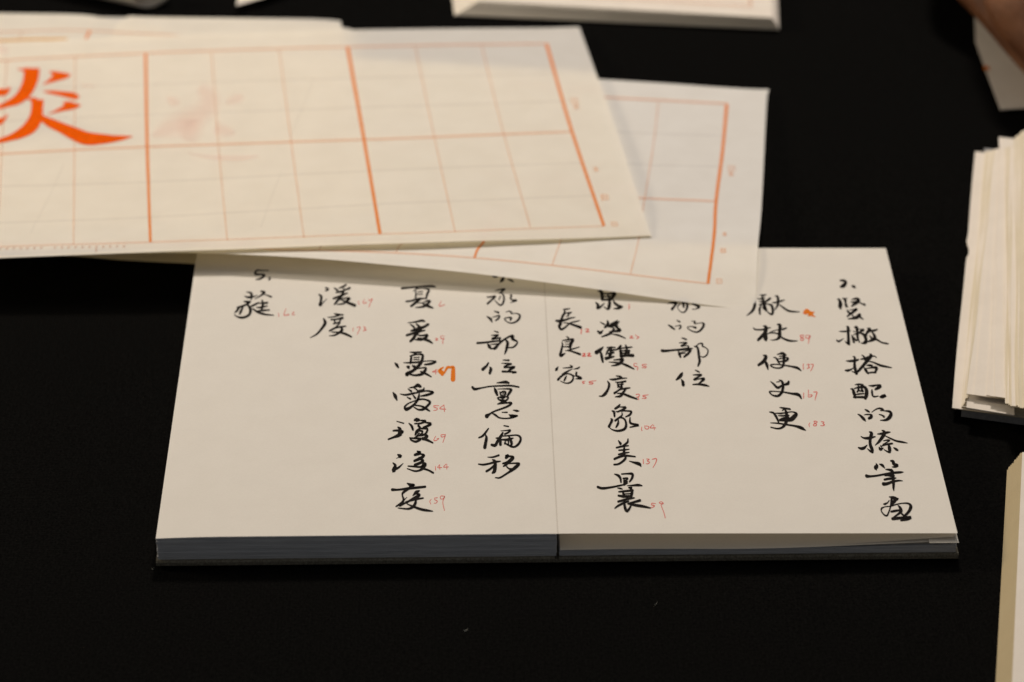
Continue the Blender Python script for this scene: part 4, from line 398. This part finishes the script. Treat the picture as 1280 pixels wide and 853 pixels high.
def paper(name, c, trans, clear=0.0, tcol=None, scale=1600, mott=70, mv=1.0):
    m, nt, out = new_mat(name)
    n = noise(nt, scale, 3); n2 = noise(nt, mott, 4, .55)
    r1 = ramp(nt, n, tuple(x*.955 for x in c), c, .3, .7); r2 = ramp(nt, n2, tuple(1-mv*q for q in (.04, .045, .05)), (1, 1, 1), .35, .65)
    mx = nt.nodes.new('ShaderNodeMixRGB'); mx.blend_type = 'MULTIPLY'; mx.inputs[0].default_value = 1
    nt.links.new(r1.outputs[0], mx.inputs[1]); nt.links.new(r2.outputs[0], mx.inputs[2])
    d = nt.nodes.new('ShaderNodeBsdfDiffuse'); t = nt.nodes.new('ShaderNodeBsdfTranslucent')
    nt.links.new(mx.outputs[0], d.inputs[0]); t.inputs[0].default_value = (*(tcol or c), 1)
    b = bump(nt, n, .25, .00006); b2 = bump(nt, n2, .35, .0006); nt.links.new(b.outputs[0], b2.inputs['Normal'])
    nt.links.new(b2.outputs[0], d.inputs['Normal'])
    s = nt.nodes.new('ShaderNodeMixShader'); s.inputs[0].default_value = trans
    nt.links.new(d.outputs[0], s.inputs[1]); nt.links.new(t.outputs[0], s.inputs[2]); last = s
    if clear:
        tr = nt.nodes.new('ShaderNodeBsdfTransparent'); s2 = nt.nodes.new('ShaderNodeMixShader'); s2.inputs[0].default_value = clear
        nt.links.new(s.outputs[0], s2.inputs[1]); nt.links.new(tr.outputs[0], s2.inputs[2]); last = s2
    nt.links.new(last.outputs[0], out.inputs[0]); return m
def ink(name, c, alpha=1.0, rough=.6, var=0.0):
    m, nt, out = new_mat(name); p = nt.nodes.new('ShaderNodeBsdfPrincipled')
    n = noise(nt, 500, 4); rp = ramp(nt, n, tuple(x*(1-var) for x in c), tuple(min(1, x*(1+var)) for x in c), .35, .65)
    nt.links.new(rp.outputs[0], p.inputs['Base Color']); p.inputs['Roughness'].default_value = rough
    p.inputs['Specular IOR Level'].default_value = .03
    if alpha < 1:
        tr = nt.nodes.new('ShaderNodeBsdfTransparent'); s = nt.nodes.new('ShaderNodeMixShader'); s.inputs[0].default_value = alpha
        nt.links.new(tr.outputs[0], s.inputs[1]); nt.links.new(p.outputs[0], s.inputs[2]); nt.links.new(s.outputs[0], out.inputs[0])
    else: nt.links.new(p.outputs[0], out.inputs[0])
    return m
M_page = paper("notebook_page_paper", (.845, .81, .755), .16, tcol=(.8, .72, .58), mv=.5)
M_sheet = paper("thin_practice_paper", (.99, .965, .93), .38, .015, tcol=(.99, .90, .64))
M_sheetb = paper("heavier_practice_paper", (.99, .97, .94), .30, .015, tcol=(.99, .90, .64))
M_sheet2 = paper("plain_bundle_paper", (.86, .80, .73), .12, tcol=(.8, .7, .5))
M_aged = paper("yellowed_paper", (.78, .71, .57), .15, tcol=(.7, .6, .4))
M_pad = solid("pad_cut_edges", (.68, .62, .52), (.80, .74, .64), 60, .8, .3, .0004, .1, (1, 1, 60))
M_aged2 = paper("stacked_sheet_margin", (.50, .42, .27), .1, tcol=(.6, .5, .3))
M_block = solid("page_block_edges", (.44, .46, .50), (.62, .63, .66), 60, .8, .6, .0006, .1, (1, 1, 60))
M_tan = solid("yellowed_sheet_edges", (.60, .50, .34), (.72, .62, .44), 300, .8, .3, .0002, .1, (1, .2, 12))
M_cover = solid("grey_book_cloth", (.085, .078, .060), (.20, .185, .15), 1500, .9, .8, .0002, .1)
M_coat = solid("dark_card_cover", (.26, .26, .27), (.34, .34, .35), 900, .7, .2, .0001, .2)
M_cloth, nt, out = new_mat("black_woven_tablecloth")
d = nt.nodes.new('ShaderNodeBsdfDiffuse'); tc = nt.nodes.new('ShaderNodeTexCoord')
w1 = nt.nodes.new('ShaderNodeTexWave'); w1.bands_direction = 'X'; w1.inputs['Scale'].default_value = 260; w1.inputs['Distortion'].default_value = 1.2
w2 = nt.nodes.new('ShaderNodeTexWave'); w2.bands_direction = 'Y'; w2.inputs['Scale'].default_value = 260; w2.inputs['Distortion'].default_value = 1.2
for w in (w1, w2): nt.links.new(tc.outputs['Object'], w.inputs['Vector'])
ma = nt.nodes.new('ShaderNodeMath'); ma.operation = 'MULTIPLY'; nt.links.new(w1.outputs['Fac'], ma.inputs[0]); nt.links.new(w2.outputs['Fac'], ma.inputs[1])
n = noise(nt, 900, 6, .8); rp = ramp(nt, n, (.0016, .0016, .0016), (.0078, .0076, .0073), .3, .7)
b = nt.nodes.new('ShaderNodeBump'); b.inputs['Strength'].default_value = .6; b.inputs['Distance'].default_value = .0002
nt.links.new(ma.outputs[0], b.inputs['Height']); nt.links.new(b.outputs[0], d.inputs['Normal']); nt.links.new(rp.outputs[0], d.inputs[0]); nt.links.new(d.outputs[0], out.inputs[0])
I_black = ink("black_brush_ink", (.010, .008, .007), var=.5)
I_red = ink("red_pen_ink", (.74, .15, .13), .74)
I_orange = ink("orange_marker_ink", (.74, .19, .012), .9)
I_heavy = ink("vermilion_printed_rule", (.82, .24, .04), .78)
I_light = ink("faded_orange_rule", (.86, .34, .13), .40)
I_text = ink("tiny_printed_caption", (.62, .30, .20), .38)
I_grey = ink("pale_guide_rule", (.45, .38, .36), .13)
I_pink = ink("pink_bleed_through", (.92, .50, .45), .045)
I_char = ink("orange_printed_character", (.76, .100, .0), 1.0, .6, .10)
I_gold = ink("golden_brush_mark", (.85, .45, .10), .6)
INKS = dict(k=I_black, r=I_red, o=I_orange, h=I_heavy, l=I_light, g=I_grey, t=I_text, P=I_pink, O=I_char, y=I_gold, m=I_heavy)

# ---------------------------------------------------------------- helpers
def link(name, verts, faces, mats, parent=None, smooth=False, fmat=None):
    me = bpy.data.meshes.new(name); me.from_pydata([tuple(v) for v in verts], [], faces); me.update()
    for m in (mats if isinstance(mats, (list, tuple)) else [mats]): me.materials.append(m)
    if fmat: me.polygons.foreach_set('material_index', fmat)
    if smooth: me.polygons.foreach_set('use_smooth', [True]*len(me.polygons))
    o = bpy.data.objects.new(name, me); col.objects.link(o)
    if parent: o.parent = parent
    return o
def thing(name, label, cat, loc=(0, 0, 0), group=None):
    o = bpy.data.objects.new(name, None); o.empty_display_size = .01; col.objects.link(o); o['label'] = label; o['category'] = cat
    if group: o['group'] = group
    return o
def tag(o, label, cat, group=None):
    o['label'] = label; o['category'] = cat
    if group: o['group'] = group
def catmull(P, t):
    n = len(P); i = int(min(max(math.floor(t), 0), n-2)); f = t-i
    b, c = P[i], P[i+1]
    a = P[i-1] if i > 0 else [2*x-y for x, y in zip(P[0], P[1])]
    d = P[i+2] if i+2 < n else [2*x-y for x, y in zip(P[-1], P[-2])]
    return [.5*(2*q+(s-p)*f+(2*p-5*q+4*s-w)*f*f+(3*q-p-3*s+w)*f**3) for p, q, s, w in zip(a, b, c, d)]
def prism(bottom, top):
    """closed solid from two rings of the same length"""
    n = len(bottom); v = list(bottom)+list(top)
    f = [tuple(range(n-1, -1, -1)), tuple(range(n, 2*n))]+[(i, (i+1) % n, n+(i+1) % n, n+i) for i in range(n)]
    return v, f
# ---------------------------------------------------------------- tablecloth
nx = 60
vs = []; fs = []
for j in range(nx+1):
    for i in range(nx+1):
        x = -1.1+2.2*i/nx; y = -.75+2.0*j/nx
        vs.append((x, y, -.0009+.0003*math.sin(x*9+y*5)+.0003*math.sin(y*13-x*4)))
for j in range(nx):
    for i in range(nx): a = j*(nx+1)+i; fs.append((a, a+1, a+nx+2, a+nx+1))
cl = link("black_tablecloth", vs, fs, M_cloth, smooth=True); cl['kind'] = 'structure'

# ---------------------------------------------------------------- open notebook
W, H = .148, .2093
K = .5
def page_z(x, y=.1):
    z = .0128-.00155*min(max(x/.148, 0), 1)-.0001*math.exp(-(x/.004)**2)
    if x < -.12: z -= .0006*((-.12-x)/.028)**2*math.exp(-y/.05)
    return z
nb = thing("open_notebook", "open hardback notebook of handwritten brush characters in columns with red page numbers", "notebook")
def cover(x0, x1):
    # rounded board: cross section swept along x
    ring = []
    t = .0026
    prof = [(-.0012, .0006), (-.0012, t-.0006), (-.0006, t), (H+.0006, t), (H+.0012, t-.0006), (H+.0012, .0006), (H+.0006, 0), (-.0006, 0)]
    a = [(x0, y, z) for y, z in prof]; b = [(x1, y, z) for y, z in prof]
    v, f = prism(a, b); return link("cover", v, f, M_cover, nb)
cover(-.1485, -.0010); cover(.0006, .1490)
# spine hinge cloth
v, f = prism([(-.0010, -.0008, .0002), (-.0010, -.0008, .0012), (-.0010, H, .0012), (-.0010, H, .0002)], [(.0006, -.0008, .0002), (.0006, -.0008, .0012), (.0006, H, .0012), (.0006, H, .0002)])
link("spine", v, f, M_cover, nb)
# left page block: leaves with slightly uneven front edges
def leaf_stack(name, x0, x1, z0, z1, n, mat, zr=None, jit=.00022, parent=nb, xs=14):
    V = []; F = []; rr = random.Random(len(name)*7+int(x1*1e4) % 97)
    for k in range(n):
        base = len(V); j = rr.uniform(-jit, jit); jr = rr.uniform(-jit, jit)
        for s in range(xs+1):
            x = x0+(x1-x0)*s/xs
            if s == 0: x += jr
            if s == xs: x += jr
            a = z0+(z1-z0)*k/n; b = z0+(z1-z0)*(k+.93)/n
            if zr: a, b = zr(x, k/n), zr(x, (k+.93)/n)
            for (yy, zz) in ((j, a), (j, b), (H+j, b), (H+j, a)): V.append((x, yy, zz))
        for s in range(xs):
            o = base+s*4
            for e in range(4): F.append((o+e, o+(e+1) % 4, o+4+(e+1) % 4, o+4+e))
        F.append((base, base+1, base+2, base+3)); o = base+xs*4; F.append((o+3, o+2, o+1, o))
    return link(name, V, F, mat, parent)
lb = leaf_stack("page_block", -.1478, -.0004, .0026, .0126, 40, M_block, zr=lambda x, t: .0026+(page_z(x, 0)-.0001-.0026)*t)
lb['kind'] = 'stuff'
rb = leaf_stack("page_block", .0008, .1480, .0026, .0056, 12, M_block, zr=lambda x, t: .0026+(.0029+.0006*max(0, (x-.1)/.048)**2)*t)
rb['kind'] = 'stuff'
def leaf(x0, x1, zf, mat, name="page", y0=0.0, ny=24, nx=40, yj=0.0):
    V = []; F = []
    for j in range(ny+1):
        for i in range(nx+1):
            x = x0+(x1-x0)*i/nx; y = y0+(H-y0)*j/ny
            V.append((x, y+yj*math.sin(x*60), zf(x, y)))
    for j in range(ny):
        for i in range(nx): a = j*(nx+1)+i; F.append((a, a+1, a+nx+2, a+nx+1))
    return link(name, V, F, mat, nb, smooth=True)
pl = leaf(-.148, 0, lambda x, y: page_z(x, y), M_page)
pr = leaf(0, .148, lambda x, y: page_z(x, y), M_page)
pr['label'] = "right hand page lifted over a narrow gap"
for (s0, top, x1) in ((.075, .0096, .1478), (.060, .0082, .1474), (.050, .0072, .1482), (.040, .0065, .1476)):
    lf = leaf(.001, x1, lambda x, y, s0=s0, top=top: .0058+.0001*top/.001*.1+(top-.0058)*max(0, (x-s0)/(.148-s0))**1.7, M_page, name="loose_leaf", yj=.0003, y0=-.0009 if s0 == .060 else 0)
leaf(.1375, .1484, lambda x, y: .0084, M_page, name="loose_leaf", y0=-.0020, ny=6, nx=4)
# characters written on the pages
def brush(strokes, zfun, lift):
    V = []; F = []
    for si, st in enumerate(strokes):
        P = [(st[i]*1e-5, st[i+1]*1e-5*K, st[i+2]*1e-5) for i in range(0, len(st), 3)]
        n = len(P); sub = 5
        Q = [catmull(P, (n-1)*k/((n-1)*sub)) for k in range((n-1)*sub+1)]
        z = lift+si*4e-6
        def put(x, yk): V.append((x, yk/K, zfun(x, yk/K)+z))
        dirs = []
        for k in range(len(Q)):
            a = Q[max(k-1, 0)]; b = Q[min(k+1, len(Q)-1)]; dx, dy = b[0]-a[0], b[1]-a[1]; L = math.hypot(dx, dy) or 1e-9
            dirs.append((dx/L, dy/L))
        outl = []; outr = []
        for (x, y, w), (dx, dy) in zip(Q, dirs):
            w = max(w, .00009)*.5; outl.append((x-dy*w, y+dx*w)); outr.append((x+dy*w, y-dx*w))
        base = len(V)
        for a, b in zip(outl, outr): put(*a); put(*b)
        for k in range(len(Q)-1): o = base+2*k; F.append((o, o+1, o+3, o+2))
        for end, sg in ((0, -1), (len(Q)-1, 1)):
            x, y, w = Q[end]; dx, dy = dirs[end]; w = max(w, .00009)*.5; ids = []
            for m in range(0, 7):
                an = math.pi*m/6; c = math.cos(an); s = math.sin(an)*sg
                ids.append(len(V)); put(x-dy*w*c+dx*w*s, y+dx*w*c+dy*w*s)
            F.append(tuple(ids))
    return V, F
for gc, strokes in GLYPHS:
    cx = sum(st[0] for st in strokes)/len(strokes); par = pl if cx < 0 else pr
    V, F = brush(strokes, page_z, .00010 if gc == 'k' else .00007)
    link("handwritten_character" if gc == 'k' else "handwritten_number", V, F, INKS[gc], par)
# the faint fold beside the spine
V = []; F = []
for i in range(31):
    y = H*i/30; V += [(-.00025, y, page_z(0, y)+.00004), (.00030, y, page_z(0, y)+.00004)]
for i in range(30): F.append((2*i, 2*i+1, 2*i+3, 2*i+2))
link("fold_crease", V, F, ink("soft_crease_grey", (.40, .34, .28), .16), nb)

# ---------------------------------------------------------------- loose practice sheets
def surf(net):
    N = [[[c*1e-5 for c in q] for q in r] for r in net]
    def ev(u, v): return catmull([catmull(r, u) for r in N], v)
    return ev, len(N[0])-1, len(N)-1
def sheet(name, net, label, cat, marks=(), mat=M_sheet, group=None, seg=12, wob=0.0, chars=True):
    ev, nu, nv = surf(net); nU, nV = nu*seg, nv*seg; V = []; F = []
    for j in range(nV+1):
        for i in range(nU+1):
            q = ev(i/seg, j/seg); V.append((q[0], q[1], q[2]+.00010*math.sin(q[0]*75+q[1]*40)*math.sin(q[1]*90-q[0]*25)))
    for j in range(nV):
        for i in range(nU): a = j*(nU+1)+i; F.append((a, a+nU+1, a+nU+2, a+1))
    o = link(name, V, F, mat, smooth=True); tag(o, label, cat, group)
    names = dict(h="printed_rule", m="printed_rule", l="printed_rule", g="guide_rule", t="printed_caption", P="bleed_through_mark", O="printed_character", y="brush_mark")
    bucket = {}
    for c, m in marks: bucket.setdefault('h' if c == 'm' else c, []).append(m)
    for c, ms in bucket.items():
        V = []; F = []
        for k, m in enumerate(ms):
            if c != 't' and V: link(names[c], V, F, INKS[c], o); V = []; F = []
            base = len(V); n = len(m)//4
            for q in range(n):
                for e in (0, 2):
                    p = ev(m[4*q+e]/1000, m[4*q+e+1]/1000); V.append((p[0], p[1], p[2]+.00010*math.sin(p[0]*75+p[1]*40)*math.sin(p[1]*90-p[0]*25)+.00012+k*2.5e-6))
            for q in range(n-1): F.append((base+2*q, base+2*q+1, base+2*q+3, base+2*q+2))
        lo = link(names[c], V, F, INKS[c], o)
        if c == 't': lo['kind'] = 'stuff'
    return o
sheet("practice_sheet", NET_A, "topmost thin grid sheet with a large orange brush character at its left", "paper sheet", MARKS_A)
sheet("practice_sheet", NET_B, "thin grid sheet whose right corner lies across the top of the open notebook", "paper sheet", MARKS_B, mat=M_sheetb)
sheet("practice_sheet", NET_D, "thin sheet with a short golden line peeking out at the far left of the pile", "paper sheet", MARKS_D)
sheet("practice_sheet", NET_E, "blank margined sheet behind the topmost grid sheet, ending near its second heavy rule", "paper sheet", MARKS_E)
sheet("practice_sheet", NET_F, "lowest sheet of the pile, its corner stepping out just below the upper black gap", "paper sheet")
sheet("shaded_sheet", NET_C, "plain olive-shaded sheet under the pile, left of the notebook's top corner", "paper sheet", mat=M_page)

# ---------------------------------------------------------------- fanned bundle at the right
def V3(q): return Vector([c*1e-5 for c in q])
bd = V3(BUNDLE_DIR).normalized()
bun = thing("paper_bundle", "thick fanned bundle of cream sheets with stepped edges on a dark booklet at right", "paper bundle")
LEN = .16
for k, (tp, bt, fanned) in enumerate(BUNDLE):
    a, b = V3(bt), V3(tp); nz = V3(BUNDLE[k+1][0]).z if k+1 < len(BUNDLE) else b.z+.0004
    pz = V3(BUNDLE[k-1][0]).z if k else b.z-.0004; th = max(.0002, (b.z-pz)*.92) if b.z-pz < .0007 else .0003
    L = LEN-.002*k+.012*math.sin(k*2.3)
    n = 10 if k else 60
    # left edge runs a -> b, slightly wavy
    pts = []
    e = (b-a); nrm = Vector((-bd.x, -bd.y, 0))
    for i in range(n+1):
        t = i/n; wv = (.0004*math.sin(t*5+k*.9)+.00025*math.sin(t*13+k*2.7))*(1 if 0 < i < n else .3)
        if k == 0: wv = .0002*math.sin(t*9)+(-.0011*math.exp(-((t-.575)/.018)**2)+.0005*math.exp(-((t-.62)/.012)**2))
        pts.append(a+e*t+nrm*wv)
    ring = pts+[b+bd*L, a+bd*L]
    v, f = prism([q-Vector((0, 0, th)) for q in ring], ring)
    fm = [0, 0]+[1]*len(ring)
    link("sheet", v, f, [M_aged if fanned and k % 5 not in (0, 2) else M_sheet2, M_tan], bun, fmat=fm)
ls = [V3(q) for q in LOWSHEET]
v, f = prism([q-Vector((0, 0, .0004)) for q in ls], ls); link("folded_sheet", v, f, [M_sheet2], bun)
b0, b1, b2 = [V3(q) for q in BOOKLET]
off = Vector((b0.x-b1.x, b0.y-b1.y, 0)); s0 = b1+Vector((.004, .0005, 0))
ring = [s0, s0+off, s0+off+bd*.17, s0+bd*.17]
tp = [Vector((q.x, q.y, .0043)) for q in ring]; bt = [Vector((q.x, q.y, .0004)) for q in ring]
v, f = prism(bt, tp); link("booklet", v, f, M_coat, bun)

# ---------------------------------------------------------------- sheet stack, lower right
st = thing("sheet_stack", "neat cream stack of sheets with a slanting tan side at the lower right edge", "paper stack")
A0 = Vector((.1767, .0569, 0)); A1 = Vector((.1455, -.1047, 0)); T0 = Vector((.1816, .0572, .008)); T1 = Vector((.1505, -.1047, .008))
n = 26; V = []; F = []; fm = []
for k in range(n):
    t = k/(n-1); j = random.uniform(-.00025, .00025); z = .008*t
    p0 = A0.lerp(T0, t)+Vector((j, random.uniform(-.0003, .0003), 0)); p1 = A1.lerp(T1, t)+Vector((j, 0, 0))
    p0.z = p1.z = z+.0004; e = Vector((.21, -.040, 0))
    ring = [p1, p0, p0+e, p1+e]; v, f = prism([q-Vector((0, 0, .00029)) for q in ring], ring)
    link("sheet", v, f, [M_sheet2 if k == n-1 else M_aged2, M_tan], st, fmat=[0, 0, 1, 1, 1, 1])

# ---------------------------------------------------------------- pad at the top
pad = thing("paper_pad", "thick pad of cream practice paper lying beyond the fanned sheets at the top edge", "paper pad")
B_ = [Vector(q) for q in ((-.0375, .4649, .0002), (.1253, .4460, .0002), (.1357, .58, .0002), (-.0441, .58, .0002))]
T_ = [Vector(q) for q in ((-.0253, .4676, .0066), (.1220, .4472, .0060), (.1309, .58, .0060), (-.0282, .58, .0066))]
n = 18
for k in range(n):
    t0, t1 = k/n, (k+.9)/n; j = Vector((random.uniform(-.0003, .0003), random.uniform(-.0003, .0003), 0))
    v, f = prism([b.lerp(t, t0)+j for b, t in zip(B_, T_)], [b.lerp(t, t1)+j for b, t in zip(B_, T_)])
    link("sheet", v, f, [M_sheet2, M_pad], pad, fmat=[0, 0, 1, 0, 0, 1])
ring = [t+Vector((0, 0, .0003)) for t in T_]
v, f = prism([q-Vector((0, 0, .0003)) for q in ring], ring); top = link("top_sheet", v, f, M_sheet2, pad)
def flat_line(a, b, w, z, mat, parent, name="printed_rule"):
    a, b = Vector((a[0], a[1], z)), Vector((b[0], b[1], z)); d = (b-a).normalized(); nn = Vector((-d.y, d.x, 0))*w/2
    return link(name, [a-nn, a+nn, b+nn, b-nn], [(0, 1, 2, 3)], mat, parent)
def padpt(s, t):  # s across, t away from the viewer (metres inwards)
    a = T_[0].lerp(T_[1], s); return (a.x+.02*t, a.y+t, 0)
flat_line(padpt(.02, .011), padpt(.93, .011), .0012, .0072, I_light, top)
flat_line(padpt(.93, .011), padpt(.95, .12), .0010, .0072, I_light, top)
flat_line(padpt(.78, .012), padpt(.80, .12), .0005, .0072, I_grey, top)

# ---------------------------------------------------------------- curled roll at the top left
def roll():
    V = []; F = []; axis = Vector((-.90, .43, .0)).normalized(); side = Vector((.43, .90, 0)).normalized(); up = Vector((0, 0, 1))
    start = Vector((-.1905, .4770, .0080)); n = 40; m = 14
    for j in range(m+1):
        for i in range(n+1):
            th = -2.2+i/n*2*math.pi*1.35; r = .0064+.0012*i/n
            c = start+axis*(j*.012); c = c+axis*(-.006*math.cos(th))
            V.append(c+side*(r*math.cos(th)*1.25)+up*(r*math.sin(th)))
    for j in range(m):
        for i in range(n): a = j*(n+1)+i; F.append((a, a+1, a+n+2, a+n+1))
    return V, F
V, F = roll()
o = link("rolled_paper", V, F, M_sheet2, smooth=True); tag(o, "loosely rolled cream paper with its open end showing at the top left edge", "paper roll")
sm = o.modifiers.new("thickness", 'SOLIDIFY'); sm.thickness = .0009; sm.offset = 0
# corner tip
tipv = []
n = 10
for j in range(n+1):
    for i in range(n+1):
        s, t = i/n, j/n; x = -.1478+.05*s+.004*t; y = .4680+.001*s*30+.09*t*1.0+.012*s; z = .0035-.002*s+.0015*(1-s)*(1-t)
        tipv.append((x, y, z))
F = [(j*(n+1)+i, j*(n+1)+i+1, (j+1)*(n+1)+i+1, (j+1)*(n+1)+i) for j in range(n) for i in range(n)]
o = link("paper_corner", tipv, F, M_sheet2, smooth=True); tag(o, "small pointed corner of a cream sheet at the top edge between roll and pad", "paper sheet")

# ---------------------------------------------------------------- sheet under the hand
G = [(.2222, .3570), (.2600, .3615), (.2950, .4900), (.2300, .4900), (.2215, .4300), (.2218, .3900)]
v, f = prism([(x, y, .0006) for x, y in G], [(x, y, .0010) for x, y in G])
o = link("shaded_sheet", v, f, M_sheet2); tag(o, "white sheet in shadow under the hand at the upper right corner", "paper sheet")
sp = link("red_mark", [(.2205, .3985, .0012), (.2235, .3980, .0012), (.2238, .4020, .0012), (.2212, .4030, .0012)], [(0, 1, 2, 3)], I_orange, o)

# ---------------------------------------------------------------- hand
M_skin, nt, out = new_mat("skin")
p = nt.nodes.new('ShaderNodeBsdfPrincipled'); n = noise(nt, 60, 5); rp = ramp(nt, n, (.13, .046, .016), (.24, .095, .038), .35, .65)
nt.links.new(rp.outputs[0], p.inputs['Base Color']); p.inputs['Roughness'].default_value = .5
p.inputs['Subsurface Weight'].default_value = .15; p.inputs['Subsurface Radius'].default_value = (.01, .004, .002); p.inputs['Subsurface Scale'].default_value = .3
n = noise(nt, 220, 6, .75); b = bump(nt, n, .8, .0012); nt.links.new(b.outputs[0], p.inputs['Normal']); nt.links.new(p.outputs[0], out.inputs[0])
def tube_chain(pts, V, F, n=12):
    """tapered rounded limb: pts = (x, y, z, r)"""
    Q = []
    for k in range((len(pts)-1)*5+1): Q.append(catmull(pts, k/5))
    base = len(V)
    up = Vector((0, 0, 1))
    rings = []
    for k, (x, y, z, r) in enumerate(Q):
        a = Vector(Q[max(k-1, 0)][:3]); b = Vector(Q[min(k+1, len(Q)-1)][:3]); d = (b-a).normalized()
        s = d.cross(up); s = s.normalized() if s.length > 1e-4 else Vector((1, 0, 0)); u2 = s.cross(d)
        rings.append([Vector((x, y, z))+s*r*math.cos(2*math.pi*i/n)+u2*r*math.sin(2*math.pi*i/n) for i in range(n)])
    def cap(q, d, r, ring): return [Vector(q[:3])+d*r*.55+(v-Vector(q[:3]))*.72 for v in ring], Vector(q[:3])+d*r*.9
    dE = (Vector(Q[-1][:3])-Vector(Q[-2][:3])).normalized(); dS = (Vector(Q[0][:3])-Vector(Q[1][:3])).normalized()
    rE, pE = cap(Q[-1], dE, Q[-1][3], rings[-1]); rS, pS = cap(Q[0], dS, Q[0][3], rings[0])
    rings = [rS]+rings+[rE]
    for r in rings: V += r
    for k in range(len(rings)-1):
        for i in range(n): a = base+k*n+i; b = base+k*n+(i+1) % n; F.append((a, b, b+n, a+n))
    V.append(pS); V.append(pE); c0, c1 = len(V)-2, len(V)-1; l = base+(len(rings)-1)*n
    for i in range(n): F.append((c0, base+(i+1) % n, base+i)); F.append((c1, l+i, l+(i+1) % n))
HX, HY = .262, .405
V = []; F = []
# palm from four metacarpals, fingers curled towards the sheet, thumb off the side, wrist and forearm
tube_chain([(.250, .640, .060, .030), (.252, .560, .048, .029), (.256, .490, .038, .027), (.258, .455, .036, .028)], V, F, 16)
for (x0, y0, x1, y1, L, zt) in ((.238, .470, .2310, .414, 1.0, .034), (.252, .468, .2520, .404, 1.08, .037), (.266, .468, .2720, .404, 1.02, .037), (.278, .472, .2900, .412, .85, .034)):
    dx = (x1-x0)*.16
    tube_chain([(x0, y0, .034, .0125), ((x0+x1)/2, (y0+y1)/2, .038, .0125), (x1, y1, zt+.001, .0112), (x1+dx, y1-.026*L, .033, .0098), (x1+dx*1.2+.002, y1-.040*L, .020, .0090), (x1+dx+.003, y1-.038*L, .011, .0080)], V, F)
ca, sa = math.cos(R_(17)), math.sin(R_(17))
V = [Vector((.215+(q[0]-.215)*ca-(q[1]-.45)*sa+.030, .45+(q[0]-.215)*sa+(q[1]-.45)*ca-.012, q[2]+.006)) for q in V]
tube_chain([(.2350, .5400, .050, .0200), (.2190, .4950, .043, .0170), (0.2139, 0.4617, 0.0360, 0.0150), (0.2203, 0.4425, 0.0300, 0.0135), (0.2289, 0.4235, 0.0250, 0.0125), (0.2389, 0.3911, 0.0200, 0.0115), (0.2475, 0.3667, 0.0150, 0.0100)], V, F, 16)
tube_chain([(.2440, .5450, .064, .0220), (0.2271, 0.4348, 0.0600, 0.0170), (0.2271, 0.3929, 0.0580, 0.0165), (0.2270, 0.3703, 0.0520, 0.0150), (0.2315, 0.3610, 0.0440, 0.0135), (0.2412, 0.3507, 0.0340, 0.0125), (0.2484, 0.3462, 0.0220, 0.0105)], V, F, 16)
hd = link("hand", V, F, M_skin, smooth=True)
rm = hd.modifiers.new("join", 'REMESH'); rm.mode = 'VOXEL'; rm.voxel_size = .0016; rm.use_smooth_shade = True
smo = hd.modifiers.new("soften", 'SMOOTH'); smo.factor = .5; smo.iterations = 8
tag(hd, "bare hand resting on a white sheet at the upper right corner", "hand")

# ---------------------------------------------------------------- lint on the cloth
M_lint = solid("pale_lint", (.5, .5, .46), rough=.9)
for (x, y, a, L, lab) in ((-.0342, -.0419, .5, .0022, "pale lint fleck on the black cloth below the notebook's left page"), (.0350, -.0274, .9, .0020, "dim lint fleck on the black cloth below the notebook's spine, nearer the right"), (-.1495, -.0032, .6, .0008, "tiny lint speck beside the notebook's lower left corner")):
    V = []; n = 8
    for i in range(n+1):
        t = i/n-.5; V.append((x+math.cos(a)*t*L, y+math.sin(a)*t*L*1.6+.0002*math.sin(i*1.7), .0006+.0004*math.sin(i*1.1)))
    F = []; m = len(V)
    V = V+[(p[0]+.00005, p[1]+.00022*math.sin(math.pi*(k+.5)/(n+1)), p[2]+.00016) for k, p in enumerate(V)]+[(p[0], p[1]+.0001, p[2]-.0001) for p in V]
    for i in range(n):
        for e in range(3): a0 = e*m+i; b0 = ((e+1) % 3)*m+i; F.append((a0, a0+1, b0+1, b0))
    o = link("lint_fleck", V, F, M_lint); tag(o, lab, "lint")
